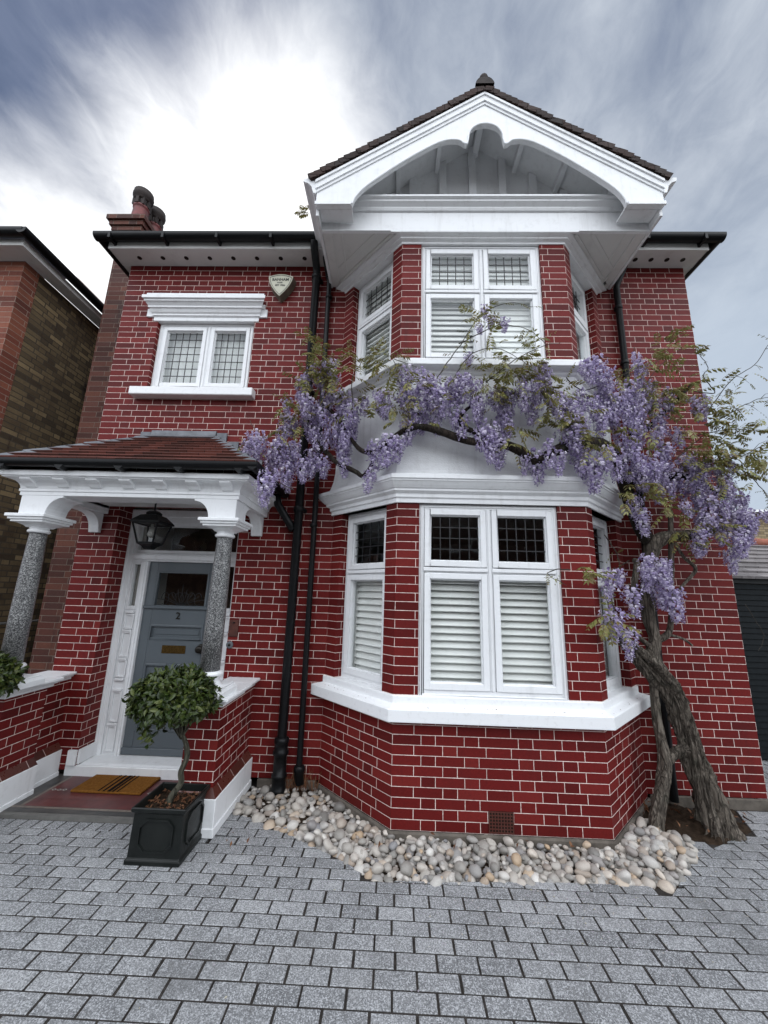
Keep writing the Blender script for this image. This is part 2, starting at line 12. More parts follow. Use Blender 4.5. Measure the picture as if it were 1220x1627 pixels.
LEAVES = [(-0.991,3.536,3.929),(-0.752,3.486,3.891),(-0.875,3.499,3.911),(-0.932,3.474,3.833),(-0.587,3.313,3.872),(-0.824,3.424,4.028),(-0.744,3.439,3.84),(-0.859,3.446,4.096),(-0.871,3.524,3.859),(-0.801,3.424,4.0),(-0.925,3.48,3.788),(-0.726,3.409,3.859),(-0.843,3.418,3.918),(-0.77,3.596,3.947),(-0.958,3.583,4.015),(-0.776,3.553,3.931),(-0.663,3.42,3.889),(-0.762,3.465,3.914),(-0.888,3.363,3.789),(-0.769,3.461,3.697),(-0.862,3.42,3.885),(-0.698,3.47,3.96),(-0.76,3.545,3.943),(-0.979,3.576,3.941),(-0.896,3.359,3.944),(-0.666,3.434,3.881),(-0.739,3.579,4.109),(-0.986,3.539,3.619),(-0.667,3.519,3.883),(-0.975,3.599,3.774),(-0.661,3.405,3.69),(-0.796,3.517,3.832),(-0.649,3.438,3.763),(-0.618,3.522,3.811),(-0.625,3.325,3.772),(-0.58,3.428,4.001),(-0.664,3.551,3.817),(-0.661,3.382,3.776),(-0.79,3.538,3.828),(-0.801,3.388,3.659),(-1.002,3.526,3.878),(-0.661,3.486,3.806),(-0.769,3.469,3.756),(-0.931,3.41,3.897),(-0.782,3.486,3.859),(-0.712,3.47,3.869),(-0.721,3.543,3.875),(-0.814,3.503,3.784),(-0.694,3.47,3.85),(-0.585,3.379,3.746),(-0.605,3.413,3.776),(-0.84,3.443,3.974),(-0.894,3.584,3.914),(-0.386,3.256,3.775),(-0.405,3.215,3.709),(-0.702,3.476,3.99),(-0.705,3.425,3.878),(-0.711,3.385,4.024),(-0.611,3.438,3.932),(-0.491,3.258,3.809),(-0.449,3.253,3.852),(-0.457,3.286,3.925),(-0.503,3.306,4.056),(-0.474,3.32,4.035),(-0.586,3.353,4.0),(-0.48,3.442,4.078),(-0.498,3.259,3.855),(-0.535,3.266,4.001),(-0.361,3.285,3.872),(-0.988,3.497,3.5),(-0.92,3.503,3.431),(-1.065,3.587,3.559),(-0.988,3.521,3.487),(-0.97,3.465,3.461),(-1.101,3.53,3.601),(-0.929,3.561,3.486),(-0.894,3.415,3.385),(-1.014,3.54,3.506),(-1.133,3.466,3.482),(-0.95,3.416,3.416),(-0.925,3.372,3.439),(-1.003,3.456,3.449),(-1.042,3.394,3.491),(-0.954,3.522,3.45),(-1.105,3.578,3.502),(-0.96,3.473,3.442),(-1.138,3.489,3.509),(-1.055,3.546,3.563),(-0.942,3.377,3.468),(-0.197,3.276,3.846),(-0.199,3.219,3.769),(-0.144,3.211,3.898),(-0.213,3.224,3.859),(-0.114,3.014,3.845),(-0.095,3.145,3.857),(-0.201,3.16,3.917),(-0.201,3.08,3.766),(-0.218,3.281,4.022),(-0.108,3.043,3.748),(-0.03,3.174,3.916),(-0.234,3.185,3.869),(-0.185,3.189,3.851),(-0.199,3.186,3.829),(0.021,3.066,3.873),(0.158,2.976,3.203),(0.018,3.196,3.391),(-0.034,3.02,3.313),(-0.164,3.15,3.419),(0.08,3.178,3.291),(-0.034,3.182,3.306),(-0.015,3.082,3.21),(0.071,3.184,3.36),(-0.037,3.183,3.359),(-0.036,3.024,3.332),(0.047,3.067,3.373),(0.053,2.982,3.37),(0.091,3.131,3.246),(0.268,2.98,3.135),(0.068,3.06,3.289),(-0.068,3.017,3.386),(0.038,3.094,3.364),(-0.405,3.218,3.363),(-0.444,3.402,3.598),(-0.506,3.411,3.438),(-0.695,3.573,3.619),(-0.452,3.436,3.478),(-0.333,3.26,3.401),(-0.364,3.333,3.52),(-0.404,3.2,3.593),(-0.335,3.362,3.558),(-0.505,3.452,3.663),(-0.483,3.415,3.636),(-0.623,3.466,3.584),(-0.404,3.317,3.558),(-0.22,3.27,3.48),(-0.405,3.328,3.534),(-0.471,3.289,3.481),(-0.194,3.125,3.433),(-0.341,3.254,3.592),(-0.47,3.303,3.55),(-0.252,3.246,3.459),(-1.071,3.459,3.292),(-1.084,3.443,3.159),(-1.145,3.461,3.282),(-1.059,3.415,3.233),(-1.02,3.364,3.218),(-0.947,3.377,3.196),(-1.15,3.551,3.262),(-1.096,3.356,3.183),(-1.058,3.506,3.336),(-1.051,3.529,3.325),(-0.992,3.355,3.244),(-0.93,3.4,3.306),(-1.264,3.271,3.041),(-1.329,3.261,3.038),(-1.274,3.329,3.082),(-1.323,3.254,3.102),(-1.265,3.46,3.17),(-1.325,3.337,3.033),(-1.349,3.324,3.073),(0.179,3.163,3.666),(0.087,3.166,3.669),(0.314,3.05,3.541),(0.078,3.169,3.641),(0.128,2.996,3.522),(0.124,3.119,3.436),(0.166,3.081,3.536),(0.203,2.971,3.486),(0.078,2.985,3.473),(0.151,2.985,3.413),(0.11,2.95,3.384),(-0.094,3.198,3.612),(0.782,2.96,3.438),(0.9,2.953,3.611),(0.784,3.06,3.782),(1.003,3.168,3.859),(0.804,2.982,3.71),(0.845,3.145,3.693),(0.96,3.143,3.659),(1.02,2.992,3.596),(0.83,2.963,3.733),(0.904,3.019,3.758),(1.031,3.015,3.789),(0.906,3.069,3.737),(1.092,3.166,3.687),(0.909,3.067,3.713),(0.79,2.978,3.615),(0.871,2.957,3.523),(0.878,3.012,3.719),(1.037,3.17,3.713),(0.902,3.025,3.625),(0.958,3.024,3.679),(0.96,3.053,3.546),(1.079,3.018,3.556),(0.912,3.157,3.849),(0.98,3.009,3.632),(0.903,3.064,3.515),(0.876,3.151,3.649),(0.833,3.104,3.759),(1.021,3.044,3.667),(1.179,3.156,3.629),(1.067,3.088,3.58),(1.042,3.049,3.646),(1.052,2.964,3.59),(1.062,2.953,3.717),(1.164,3.006,3.548),(1.073,3.051,3.639),(1.141,3.109,3.603),(0.955,3.149,3.69),(0.95,2.982,3.674),(1.027,3.094,3.638),(1.199,3.028,3.515),(1.178,3.171,3.876),(0.999,3.187,3.61),(1.197,3.117,3.576),(0.996,2.981,3.564),(0.917,3.039,3.526),(1.074,3.046,3.52),(1.004,3.009,3.648),(1.248,3.1,3.625),(1.095,3.082,3.556),(1.035,3.132,3.865),(1.185,3.089,3.763),(1.258,2.945,3.583),(1.136,3.068,3.818),(1.317,3.182,3.88),(1.22,3.049,3.863),(1.219,2.983,3.754),(1.257,2.996,3.779),(1.295,3.184,3.882),(1.236,3.144,4.062),(1.19,2.977,3.819),(1.168,2.979,3.731),(1.144,2.938,3.822),(1.172,3.149,3.72),(1.234,3.163,4.021),(1.131,3.08,3.855),(1.176,3.0,3.753),(1.21,2.955,3.44),(1.342,3.173,3.499),(1.151,3.122,3.532),(1.223,3.033,3.533),(1.275,3.148,3.457),(1.281,2.971,3.523),(1.382,2.99,3.467),(1.341,2.99,3.47),(1.335,3.08,3.411),(1.231,2.986,3.347),(1.347,3.081,3.543),(1.262,3.056,3.632),(1.41,3.106,3.621),(1.341,3.05,3.482),(1.284,3.12,3.555),(0.808,3.07,3.437),(0.913,3.079,3.574),(0.754,3.018,3.55),(0.852,3.09,3.434),(0.834,3.051,3.533),(0.786,2.965,3.469),(0.883,3.064,3.515),(0.843,3.007,3.456),(0.942,3.166,3.497),(0.953,3.112,3.5),(0.835,2.997,3.48),(0.82,3.05,3.337),(0.857,3.061,3.416),(0.958,3.118,3.444),(0.773,3.133,3.531),(1.367,2.943,3.229),(1.224,3.017,3.245),(1.326,3.088,3.328),(1.311,3.166,3.373),(1.335,3.11,3.376),(1.353,3.088,3.203),(1.398,2.989,3.198),(1.28,3.115,3.288),(1.393,3.168,3.384),(1.307,3.182,3.298),(1.333,3.173,3.239),(1.443,3.095,3.235),(1.264,3.15,3.333),(1.388,3.087,3.228),(1.324,3.135,3.439),(1.338,3.04,3.273),(1.501,3.121,3.369),(1.278,3.067,3.186),(1.333,3.15,3.38),(1.305,3.057,3.408),(1.376,3.073,3.211),(1.592,3.022,3.153),(1.407,2.979,3.171),(1.484,3.006,3.204),(1.502,3.098,3.267),(1.341,3.052,3.253),(1.42,3.023,3.155),(1.45,2.968,3.167),(1.464,3.168,3.171),(1.406,3.005,3.151),(1.371,2.962,3.206),(1.372,2.968,3.172),(1.012,3.047,3.116),(1.051,3.156,3.203),(0.916,2.949,2.949),(1.015,2.937,3.076),(1.012,3.116,2.98),(0.965,2.939,3.13),(1.019,3.165,3.094),(1.078,3.184,3.17),(0.934,2.958,3.067),(0.946,3.051,3.069),(0.954,3.057,2.99),(0.953,2.999,2.996),(1.565,2.999,3.012),(1.813,3.165,3.103),(1.583,3.06,3.152),(1.541,2.949,2.976),(1.661,3.002,2.98),(1.571,2.998,3.086),(1.552,2.99,2.946),(1.674,3.014,3.103),(1.863,3.2,3.034),(1.534,2.952,2.899),(1.893,3.221,3.244),(1.809,3.223,3.099),(1.551,2.99,3.051),(1.729,3.065,3.023),(1.504,3.157,3.038),(1.841,3.08,3.643),(2.419,3.36,3.893),(2.322,3.425,3.924),(2.035,3.3,3.591),(2.286,3.238,3.815),(2.159,3.361,3.685),(2.107,3.23,3.771),(2.047,3.186,3.671),(1.972,3.16,3.711),(1.856,3.178,3.592),(2.367,3.246,4.085),(2.411,3.298,3.977),(2.453,3.387,4.138),(2.252,3.291,3.932),(2.379,3.274,3.892),(2.752,3.538,4.075),(2.321,3.287,3.887),(2.403,3.288,4.03),(2.538,3.307,4.073),(2.381,3.374,3.992),(2.334,3.295,3.906),(2.337,3.328,4.028),(2.502,3.479,3.859),(2.333,3.427,3.677),(2.41,3.42,3.814),(2.443,3.36,3.754),(2.518,3.439,3.73),(2.333,3.254,3.581),(2.614,3.389,3.7),(2.363,3.432,3.687),(2.54,3.501,3.841),(2.553,3.446,3.644),(2.409,3.395,3.543),(2.52,3.465,3.807),(2.459,3.433,3.623),(2.39,3.331,3.622),(2.637,3.418,3.752),(2.266,3.272,3.693),(2.539,3.426,3.718),(2.226,3.325,3.813),(2.699,3.424,3.947),(2.318,3.314,3.626),(2.554,3.331,3.681),(2.785,3.487,3.676),(2.444,3.397,3.627),(2.685,3.483,3.604),(2.619,3.502,3.605),(2.598,3.397,3.758),(2.655,3.354,3.451),(2.474,3.345,3.692),(2.806,3.498,3.646),(2.23,3.255,3.654),(2.615,3.445,3.723),(2.576,3.437,3.545),(2.398,3.383,3.715),(2.424,3.401,3.591),(2.543,3.452,3.578),(2.514,3.343,3.544),(2.485,3.431,3.493),(2.439,3.355,3.428),(2.605,3.47,3.363),(2.37,3.278,3.311),(2.533,3.488,3.553),(2.757,3.433,3.314),(2.833,3.466,3.537),(2.46,3.354,3.676),(2.687,3.471,3.467),(2.815,3.337,3.356),(2.771,3.425,3.254),(2.666,3.361,3.537),(2.378,3.316,3.218),(2.951,3.47,3.624),(2.741,3.526,3.364),(2.661,3.452,3.531),(2.78,3.337,3.472),(2.64,3.312,3.292),(2.915,3.364,3.578),(2.836,3.44,3.617),(2.851,3.445,3.695),(2.7,3.444,3.646),(2.856,3.506,3.748),(2.982,3.516,3.634),(2.956,3.524,3.675),(2.76,3.475,3.755),(2.878,3.491,3.613),(2.802,3.368,3.681),(2.696,3.416,3.077),(3.005,3.545,3.042),(2.938,3.482,3.204),(2.816,3.471,3.185),(2.774,3.351,3.089),(2.86,3.407,3.12),(3.003,3.529,3.303),(2.77,3.327,3.113),(2.705,3.391,3.004),(3.075,3.474,3.45),(2.827,3.342,3.115),(2.789,3.341,3.12),(2.789,3.373,3.295),(2.78,3.329,3.142),(2.837,3.431,3.218),(2.795,3.367,3.065),(3.129,3.532,3.44),(2.953,3.418,3.147),(3.063,3.435,3.43),(2.896,3.392,3.189),(3.076,3.407,3.444),(3.016,3.404,3.333),(2.747,3.301,3.211),(2.826,3.538,3.364),(2.937,3.451,3.497),(3.131,3.415,3.354),(2.719,3.438,3.351),(2.925,3.466,3.419),(2.601,3.55,3.132),(2.87,3.311,3.066),(2.876,3.507,3.102),(2.594,3.325,3.083),(2.66,3.336,3.025),(2.676,3.342,3.121),(2.77,3.508,3.164),(2.685,3.481,3.26),(2.721,3.406,3.158),(2.741,3.528,3.084),(2.599,3.458,3.054),(2.805,3.444,3.083),(2.711,3.362,3.134),(2.96,3.405,3.22),(3.134,3.37,3.322),(2.913,3.34,3.175),(3.067,3.464,3.292),(3.242,3.449,3.441),(2.973,3.439,3.228),(3.1,3.424,3.203),(3.158,3.509,3.246),(2.96,3.36,3.32),(2.947,3.374,3.346),(3.166,3.457,3.294),(3.319,3.435,3.358),(3.053,3.361,3.312),(3.125,3.336,3.076),(3.211,3.423,3.354),(3.09,3.344,3.241),(3.176,3.336,3.263),(3.263,3.349,3.297),(3.328,3.352,3.422),(3.443,3.549,3.39),(3.249,3.466,3.367),(3.43,3.476,3.237),(3.38,3.548,3.061),(3.247,3.316,3.042),(3.276,3.496,3.258),(3.273,3.458,3.12),(3.231,3.319,3.033),(3.392,3.477,2.931),(3.195,3.326,3.016),(3.217,3.416,3.098),(3.31,3.495,2.952),(3.245,3.423,3.106),(3.133,3.381,2.976),(3.118,3.5,3.029),(3.388,3.505,2.995),(3.241,3.535,2.961),(3.308,3.395,2.99),(2.991,3.515,3.602),(2.865,3.362,3.687),(3.02,3.346,3.627),(3.049,3.356,3.659),(3.194,3.468,3.674),(3.152,3.436,3.596),(2.976,3.434,3.606),(3.157,3.366,3.582),(2.978,3.392,3.68),(3.073,3.495,3.7),(2.84,3.374,3.441),(2.997,3.331,3.46),(3.395,3.404,3.923),(3.246,3.513,3.631),(3.17,3.424,3.679),(3.189,3.399,3.692),(3.235,3.451,3.732),(3.196,3.54,3.641),(3.213,3.49,3.841),(2.883,3.406,2.948),(3.027,3.476,3.243),(2.956,3.338,3.133),(2.742,3.309,2.902),(2.98,3.41,3.021),(2.977,3.326,3.092),(3.155,3.482,3.11),(2.888,3.428,3.059),(2.85,3.31,2.987),(3.078,3.324,3.096),(3.048,3.427,2.962),(2.961,3.336,3.193),(2.975,3.335,3.108),(2.996,3.376,3.224),(2.849,3.374,2.987),(2.659,3.332,2.97),(3.33,3.549,3.209),(3.0,3.409,3.035),(3.112,3.443,2.942),(3.092,3.425,3.175),(2.871,3.356,2.939),(3.028,3.496,3.056),(3.056,3.453,2.969),(2.84,3.355,3.016),(2.783,3.432,2.807),(3.109,3.548,2.977),(2.816,3.414,3.007),(2.814,3.422,3.023),(3.107,3.496,3.069),(2.818,3.349,3.038),(2.758,3.351,2.922),(3.014,3.504,2.998),(2.837,3.306,2.973),(2.97,3.477,2.877),(2.735,3.341,2.846),(2.878,3.496,3.085),(2.687,3.301,2.942),(1.878,3.133,2.543),(2.146,3.355,2.597),(1.905,3.289,2.657),(1.89,3.194,2.641),(2.082,3.227,2.639),(1.982,3.224,2.675),(1.974,3.296,2.668),(2.254,3.272,2.606),(2.665,3.49,2.729),(2.327,3.315,2.495),(2.359,3.388,2.623),(2.425,3.406,2.589),(2.418,3.383,2.568),(2.544,3.543,2.638),(2.577,3.405,2.57),(2.502,3.427,2.573),(2.443,3.302,2.562),(2.451,3.495,2.538),(2.556,3.537,2.587),(2.129,3.26,2.7),(2.285,3.392,2.813),(2.27,3.298,2.775),(2.105,3.295,2.731),(2.037,3.304,2.852),(2.02,3.269,2.734),(2.195,3.29,2.652),(2.206,3.334,2.691),(2.359,3.477,2.782),(2.095,3.287,2.739),(1.7,3.153,1.64),(1.715,3.213,1.612),(1.627,3.11,1.578),(1.706,3.171,1.618),(1.67,3.089,1.604),(1.673,3.218,1.582),(1.862,3.332,1.649),(1.692,3.102,1.586),(1.719,3.146,1.624),(1.77,3.154,1.546),(1.518,3.109,1.902),(1.567,3.099,1.939),(1.477,3.13,1.964),(1.524,3.037,2.008),(1.492,2.967,1.931),(1.489,3.117,1.98),(1.565,3.126,2.002),(2.552,3.46,2.301),(2.586,3.418,2.269),(2.606,3.508,2.383),(2.548,3.511,2.362),(2.5,3.416,2.367),(2.657,3.53,2.294),(2.59,3.417,2.359),(2.828,3.385,2.362),(2.813,3.445,2.306),(2.82,3.395,2.408),(2.715,3.407,2.453),(2.836,3.442,2.35),(2.972,3.511,2.431),(2.847,3.427,2.447),(2.847,3.4,2.468),(2.789,3.373,2.307),(2.831,3.472,2.363),(0.708,3.089,4.311),(0.62,2.977,4.042),(0.592,3.026,4.232),(0.823,2.946,4.006),(0.845,3.145,4.283),(0.829,3.016,4.11),(0.791,2.947,3.975),(0.823,3.053,4.044),(0.55,2.97,4.101),(0.943,3.01,3.955),(0.775,3.165,4.349),(0.792,2.964,4.194),(0.745,3.082,4.239),(0.744,2.956,4.141),(0.719,3.038,4.205),(-1.168,3.75,6.235),(-1.181,3.75,6.214),(-1.14,3.75,6.22),(-1.137,3.75,6.26),(-1.086,3.75,6.286),(-1.1,3.75,6.208),(-1.065,3.75,6.284),(-0.861,3.435,4.099),(-0.839,3.37,4.052),(-0.713,3.383,4.144),(-0.66,3.371,3.989),(-0.845,3.402,4.049),(-0.791,3.544,4.174),(-0.757,3.383,4.047),(-0.846,3.569,4.336),(-0.901,3.529,4.183),(-0.731,3.425,4.062),(-0.823,3.535,4.213),(-0.9,3.473,4.136),(-0.102,3.134,3.506),(-0.232,3.172,3.588),(-0.1,3.126,3.577),(-0.017,2.998,3.273),(-0.045,3.034,3.438),(-0.121,3.043,3.501),(0.047,3.003,3.518),(-0.238,3.276,3.481),(0.09,3.032,3.556),(-0.08,3.152,3.544),(0.111,3.156,3.762),(-0.178,3.121,3.686),(0.405,3.179,3.53),(0.397,3.191,3.516),(0.408,3.156,3.544),(0.349,3.165,3.607),(0.421,3.087,3.374),(0.51,3.063,3.284),(0.464,2.984,3.347),(0.221,3.146,3.597),(0.565,3.143,3.604),(0.414,3.171,3.407),(0.673,3.083,3.51),(0.823,3.139,3.635),(0.788,3.165,3.752),(0.907,3.109,3.609),(0.728,3.088,3.735),(0.696,2.987,3.636),(0.672,2.998,3.771),(0.554,3.021,3.629),(0.744,3.136,3.734),(0.653,3.183,3.67),(3.082,3.307,2.92),(3.079,3.339,2.943),(3.287,3.479,3.029),(3.059,3.302,2.932),(3.291,3.414,2.864),(3.201,3.46,2.978),(3.129,3.409,2.94),(3.178,3.44,3.058),(3.092,3.311,2.865),(3.376,3.444,3.077),(3.143,3.487,2.997),(3.051,3.411,3.035),(2.712,3.345,3.751),(2.798,3.351,3.781),(3.012,3.484,3.967),(3.081,3.417,3.819),(2.928,3.451,3.93),(2.852,3.323,3.873),(2.83,3.49,3.821),(2.87,3.529,4.309),(2.808,3.517,4.297),(2.814,3.474,4.338),(2.693,3.347,4.289),(2.8,3.497,4.42),(2.783,3.545,4.345),(2.844,3.427,4.257),(2.84,3.426,4.317),(2.713,3.334,4.135),(2.7,3.425,4.195),(2.625,3.503,4.299),(2.499,3.353,3.945),(2.623,3.515,4.114),(2.53,3.453,4.169),(2.658,3.518,4.123),(2.748,3.518,4.206),(2.606,3.47,4.204),(2.559,3.372,4.095),(2.656,3.424,4.24),(2.792,3.32,4.059),(2.245,3.42,3.115),(2.232,3.369,3.34),(2.203,3.366,3.36),(2.038,3.208,3.218),(2.18,3.228,3.235),(2.268,3.409,3.294),(2.235,3.284,3.123),(1.995,3.181,3.156),(1.831,3.098,3.193),(2.178,3.233,3.137),(2.658,3.541,3.318),(2.498,3.431,3.243),(1.56,2.964,3.269),(1.489,3.107,3.659),(1.581,3.088,3.475),(1.542,3.116,3.414),(1.846,3.247,3.591),(1.418,3.015,3.414),(1.573,2.958,3.504),(1.451,3.075,3.524),(1.63,3.075,3.307),(1.361,2.942,3.343),(3.12,3.364,2.906),(3.084,3.498,2.883),(3.253,3.545,2.922),(2.96,3.511,2.867),(3.123,3.427,2.9),(3.119,3.322,2.802),(2.887,3.344,2.879),(2.889,3.302,2.782),(3.022,3.48,2.844),(3.088,3.518,3.049),(2.979,3.473,2.592),(2.93,3.383,2.676),(3.002,3.529,2.717),(2.767,3.317,2.583),(3.216,3.541,2.785),(2.972,3.546,2.596),(3.007,3.466,2.655),(-0.054,3.168,3.776),(-0.106,3.033,3.741),(-0.142,3.073,3.716),(0.014,2.991,3.715),(-0.138,3.248,3.881),(0.061,2.962,3.658),(-0.103,3.181,3.766),(0.036,3.103,3.682),(-0.176,3.255,3.941),(-0.081,3.114,3.819),(-0.95,3.399,4.229),(-0.98,3.463,4.324),(-0.943,3.532,4.369),(-0.909,3.409,4.328),(-1.018,3.497,4.336),(-0.907,3.411,4.22)]
CAMR = [[0.999368,-0.021971,0.027952],[0.022736,-0.209491,-0.977546],[0.027334,0.977564,-0.208859]]

BACK=1.75; EXPO=0.5

# ------------------------------------------------------------------ scene graph helpers
WL={}
def link(o): COL.objects.link(o); return o
def thing(name,label,cat,loc=(0,0,0),group=None,kind=None):
    o=bpy.data.objects.new(name,None); o.empty_display_size=.2; link(o)
    o.location=loc; WL[o.name]=V3(loc); tag(o,label,cat,group,kind); return o
def tag(o,label=None,cat=None,group=None,kind=None):
    if label: o['label']=label
    if cat: o['category']=cat
    if group: o['group']=group
    if kind: o['kind']=kind
    return o
def uv_default(n,p):
    if abs(n.z)>.95: return (p.x,p.y)
    t=V3((-n.y,n.x,0)); t.normalize(); b=n.cross(t)
    return (p.dot(t),p.dot(b))
class MB:
    def __init__(s): s.v=[]; s.f=[]; s.u=[]; s.m=[]; s.sm=[]
    def face(s,pts,uv=None,m=0,sm=False):
        i=len(s.v); s.v.extend([V3(p) for p in pts]); s.f.append(list(range(i,i+len(pts)))); s.u.append(uv); s.m.append(m); s.sm.append(sm)
    def grid(s,rows,m=0,closeu=False,sm=True,uv=None):
        i0=len(s.v); n=len(rows[0])
        for r in rows: s.v.extend([V3(p) for p in r])
        for a in range(len(rows)-1):
            for b in range(n if closeu else n-1):
                c=(b+1)%n
                s.f.append([i0+a*n+b,i0+a*n+c,i0+(a+1)*n+c,i0+(a+1)*n+b]); s.u.append(None); s.m.append(m); s.sm.append(sm)
        return i0
    def hexa(s,p,m=0):
        # p: 8 points, bottom 4 ccw then top 4
        for q in ((3,2,1,0),(4,5,6,7),(0,1,5,4),(1,2,6,5),(2,3,7,6),(3,0,4,7)): s.face([p[k] for k in q],m=m)
    def box(s,x0,x1,y0,y1,z0,z1,m=0):
        s.hexa([(x0,y0,z0),(x1,y0,z0),(x1,y1,z0),(x0,y1,z0),(x0,y0,z1),(x1,y0,z1),(x1,y1,z1),(x0,y1,z1)],m)
    def lbox(s,F,s0,s1,d0,d1,z0,z1,m=0):
        # F frame: function (s,d,z)->point ; d outward
        s.hexa([F(s0,d1,z0),F(s1,d1,z0),F(s1,d0,z0),F(s0,d0,z0),F(s0,d1,z1),F(s1,d1,z1),F(s1,d0,z1),F(s0,d0,z1)],m)
    def prism(s,poly,fa,fb,m=0):
        # poly list of 2D, fa/fb map 2D->3D for the two ends
        a=[fa(*p) for p in poly]; b=[fb(*p) for p in poly]; n=len(poly)
        s.face(a,m=m); s.face(b[::-1],m=m)
        for i in range(n):
            j=(i+1)%n; s.face([a[j],a[i],b[i],b[j]],m=m)
    def tube(s,pts,rad,n=8,m=0,cap=True,wob=0):
        pts=[V3(p) for p in pts]
        if not hasattr(rad,'__len__'): rad=[rad]*len(pts)
        rows=[]; up=None
        for i,p in enumerate(pts):
            d=(pts[min(i+1,len(pts)-1)]-pts[max(i-1,0)]).normalized()
            if up is None: up=V3((0,0,1)) if abs(d.z)<.9 else V3((1,0,0))
            a=d.cross(up); a.normalize(); b=a.cross(d); b.normalize(); up=b
            rows.append([p+(a*math.cos(2*PI*k/n)+b*math.sin(2*PI*k/n))*rad[i] for k in range(n)])
        s.grid(rows,m,closeu=True)
        if cap:
            s.face(rows[0],m=m); s.face(rows[-1][::-1],m=m)
        return rows
    def lathe(s,prof,c,n=24,m=0,sm=True,cap=True):
        rows=[[(c[0]+r*math.cos(2*PI*k/n),c[1]+r*math.sin(2*PI*k/n),c[2]+z) for k in range(n)] for r,z in prof]
        s.grid(rows,m,closeu=True,sm=sm)
        if cap: s.face(rows[0][::-1],m=m); s.face(rows[-1],m=m)
    def sq(s,prof,c,m=0):
        # square 'lathe' : half width, z
        rows=[[(c[0]+a*h,c[1]+b*h,c[2]+z) for a,b in ((-1,-1),(1,-1),(1,1),(-1,1))] for h,z in prof]
        s.grid(rows,m,closeu=True,sm=False)
        s.face(rows[0][::-1],m=m); s.face(rows[-1],m=m)
    def build(s,name,mats,parent=None,bev=0,merge=True,recalc=True,segs=1):
        me=bpy.data.meshes.new(name)
        off=V3((0,0,0)); p=parent
        while p is not None: off+=WL.get(p.name,V3((0,0,0))); p=p.parent
        me.from_pydata([v-off for v in s.v],[],s.f)
        if not isinstance(mats,(list,tuple)): mats=[mats]
        for m in mats: me.materials.append(m)
        ul=me.uv_layers.new(name='UVMap')
        for i,po in enumerate(me.polygons):
            po.material_index=s.m[i]; po.use_smooth=s.sm[i]
            ov=s.u[i]; n=po.normal
            for k,li in enumerate(po.loop_indices):
                pt=me.vertices[me.loops[li].vertex_index].co+off
                if ov is None: ul.data[li].uv=uv_default(n,pt)
                elif callable(ov): ul.data[li].uv=ov(pt)
                elif isinstance(ov,tuple): ul.data[li].uv=ov
                else: ul.data[li].uv=ov[k]
        o=bpy.data.objects.new(name,me); link(o)
        if merge or recalc:
            bm=bmesh.new(); bm.from_mesh(me)
            if merge: bmesh.ops.remove_doubles(bm,verts=bm.verts,dist=1e-5)
            if recalc: bmesh.ops.recalc_face_normals(bm,faces=bm.faces)
            bm.to_mesh(me); bm.free()
        if bev:
            b=o.modifiers.new('bevel','BEVEL'); b.width=bev; b.segments=segs; b.limit_method='ANGLE'; b.angle_limit=.6; b.use_clamp_overlap=True
        if parent is not None: o.parent=parent
        return o
def frame(P,t,n):
    P=V3(P);t=V3(t).normalized();n=V3(n).normalized()
    return lambda s,d,z: P+t*s+n*d+V3((0,0,z))
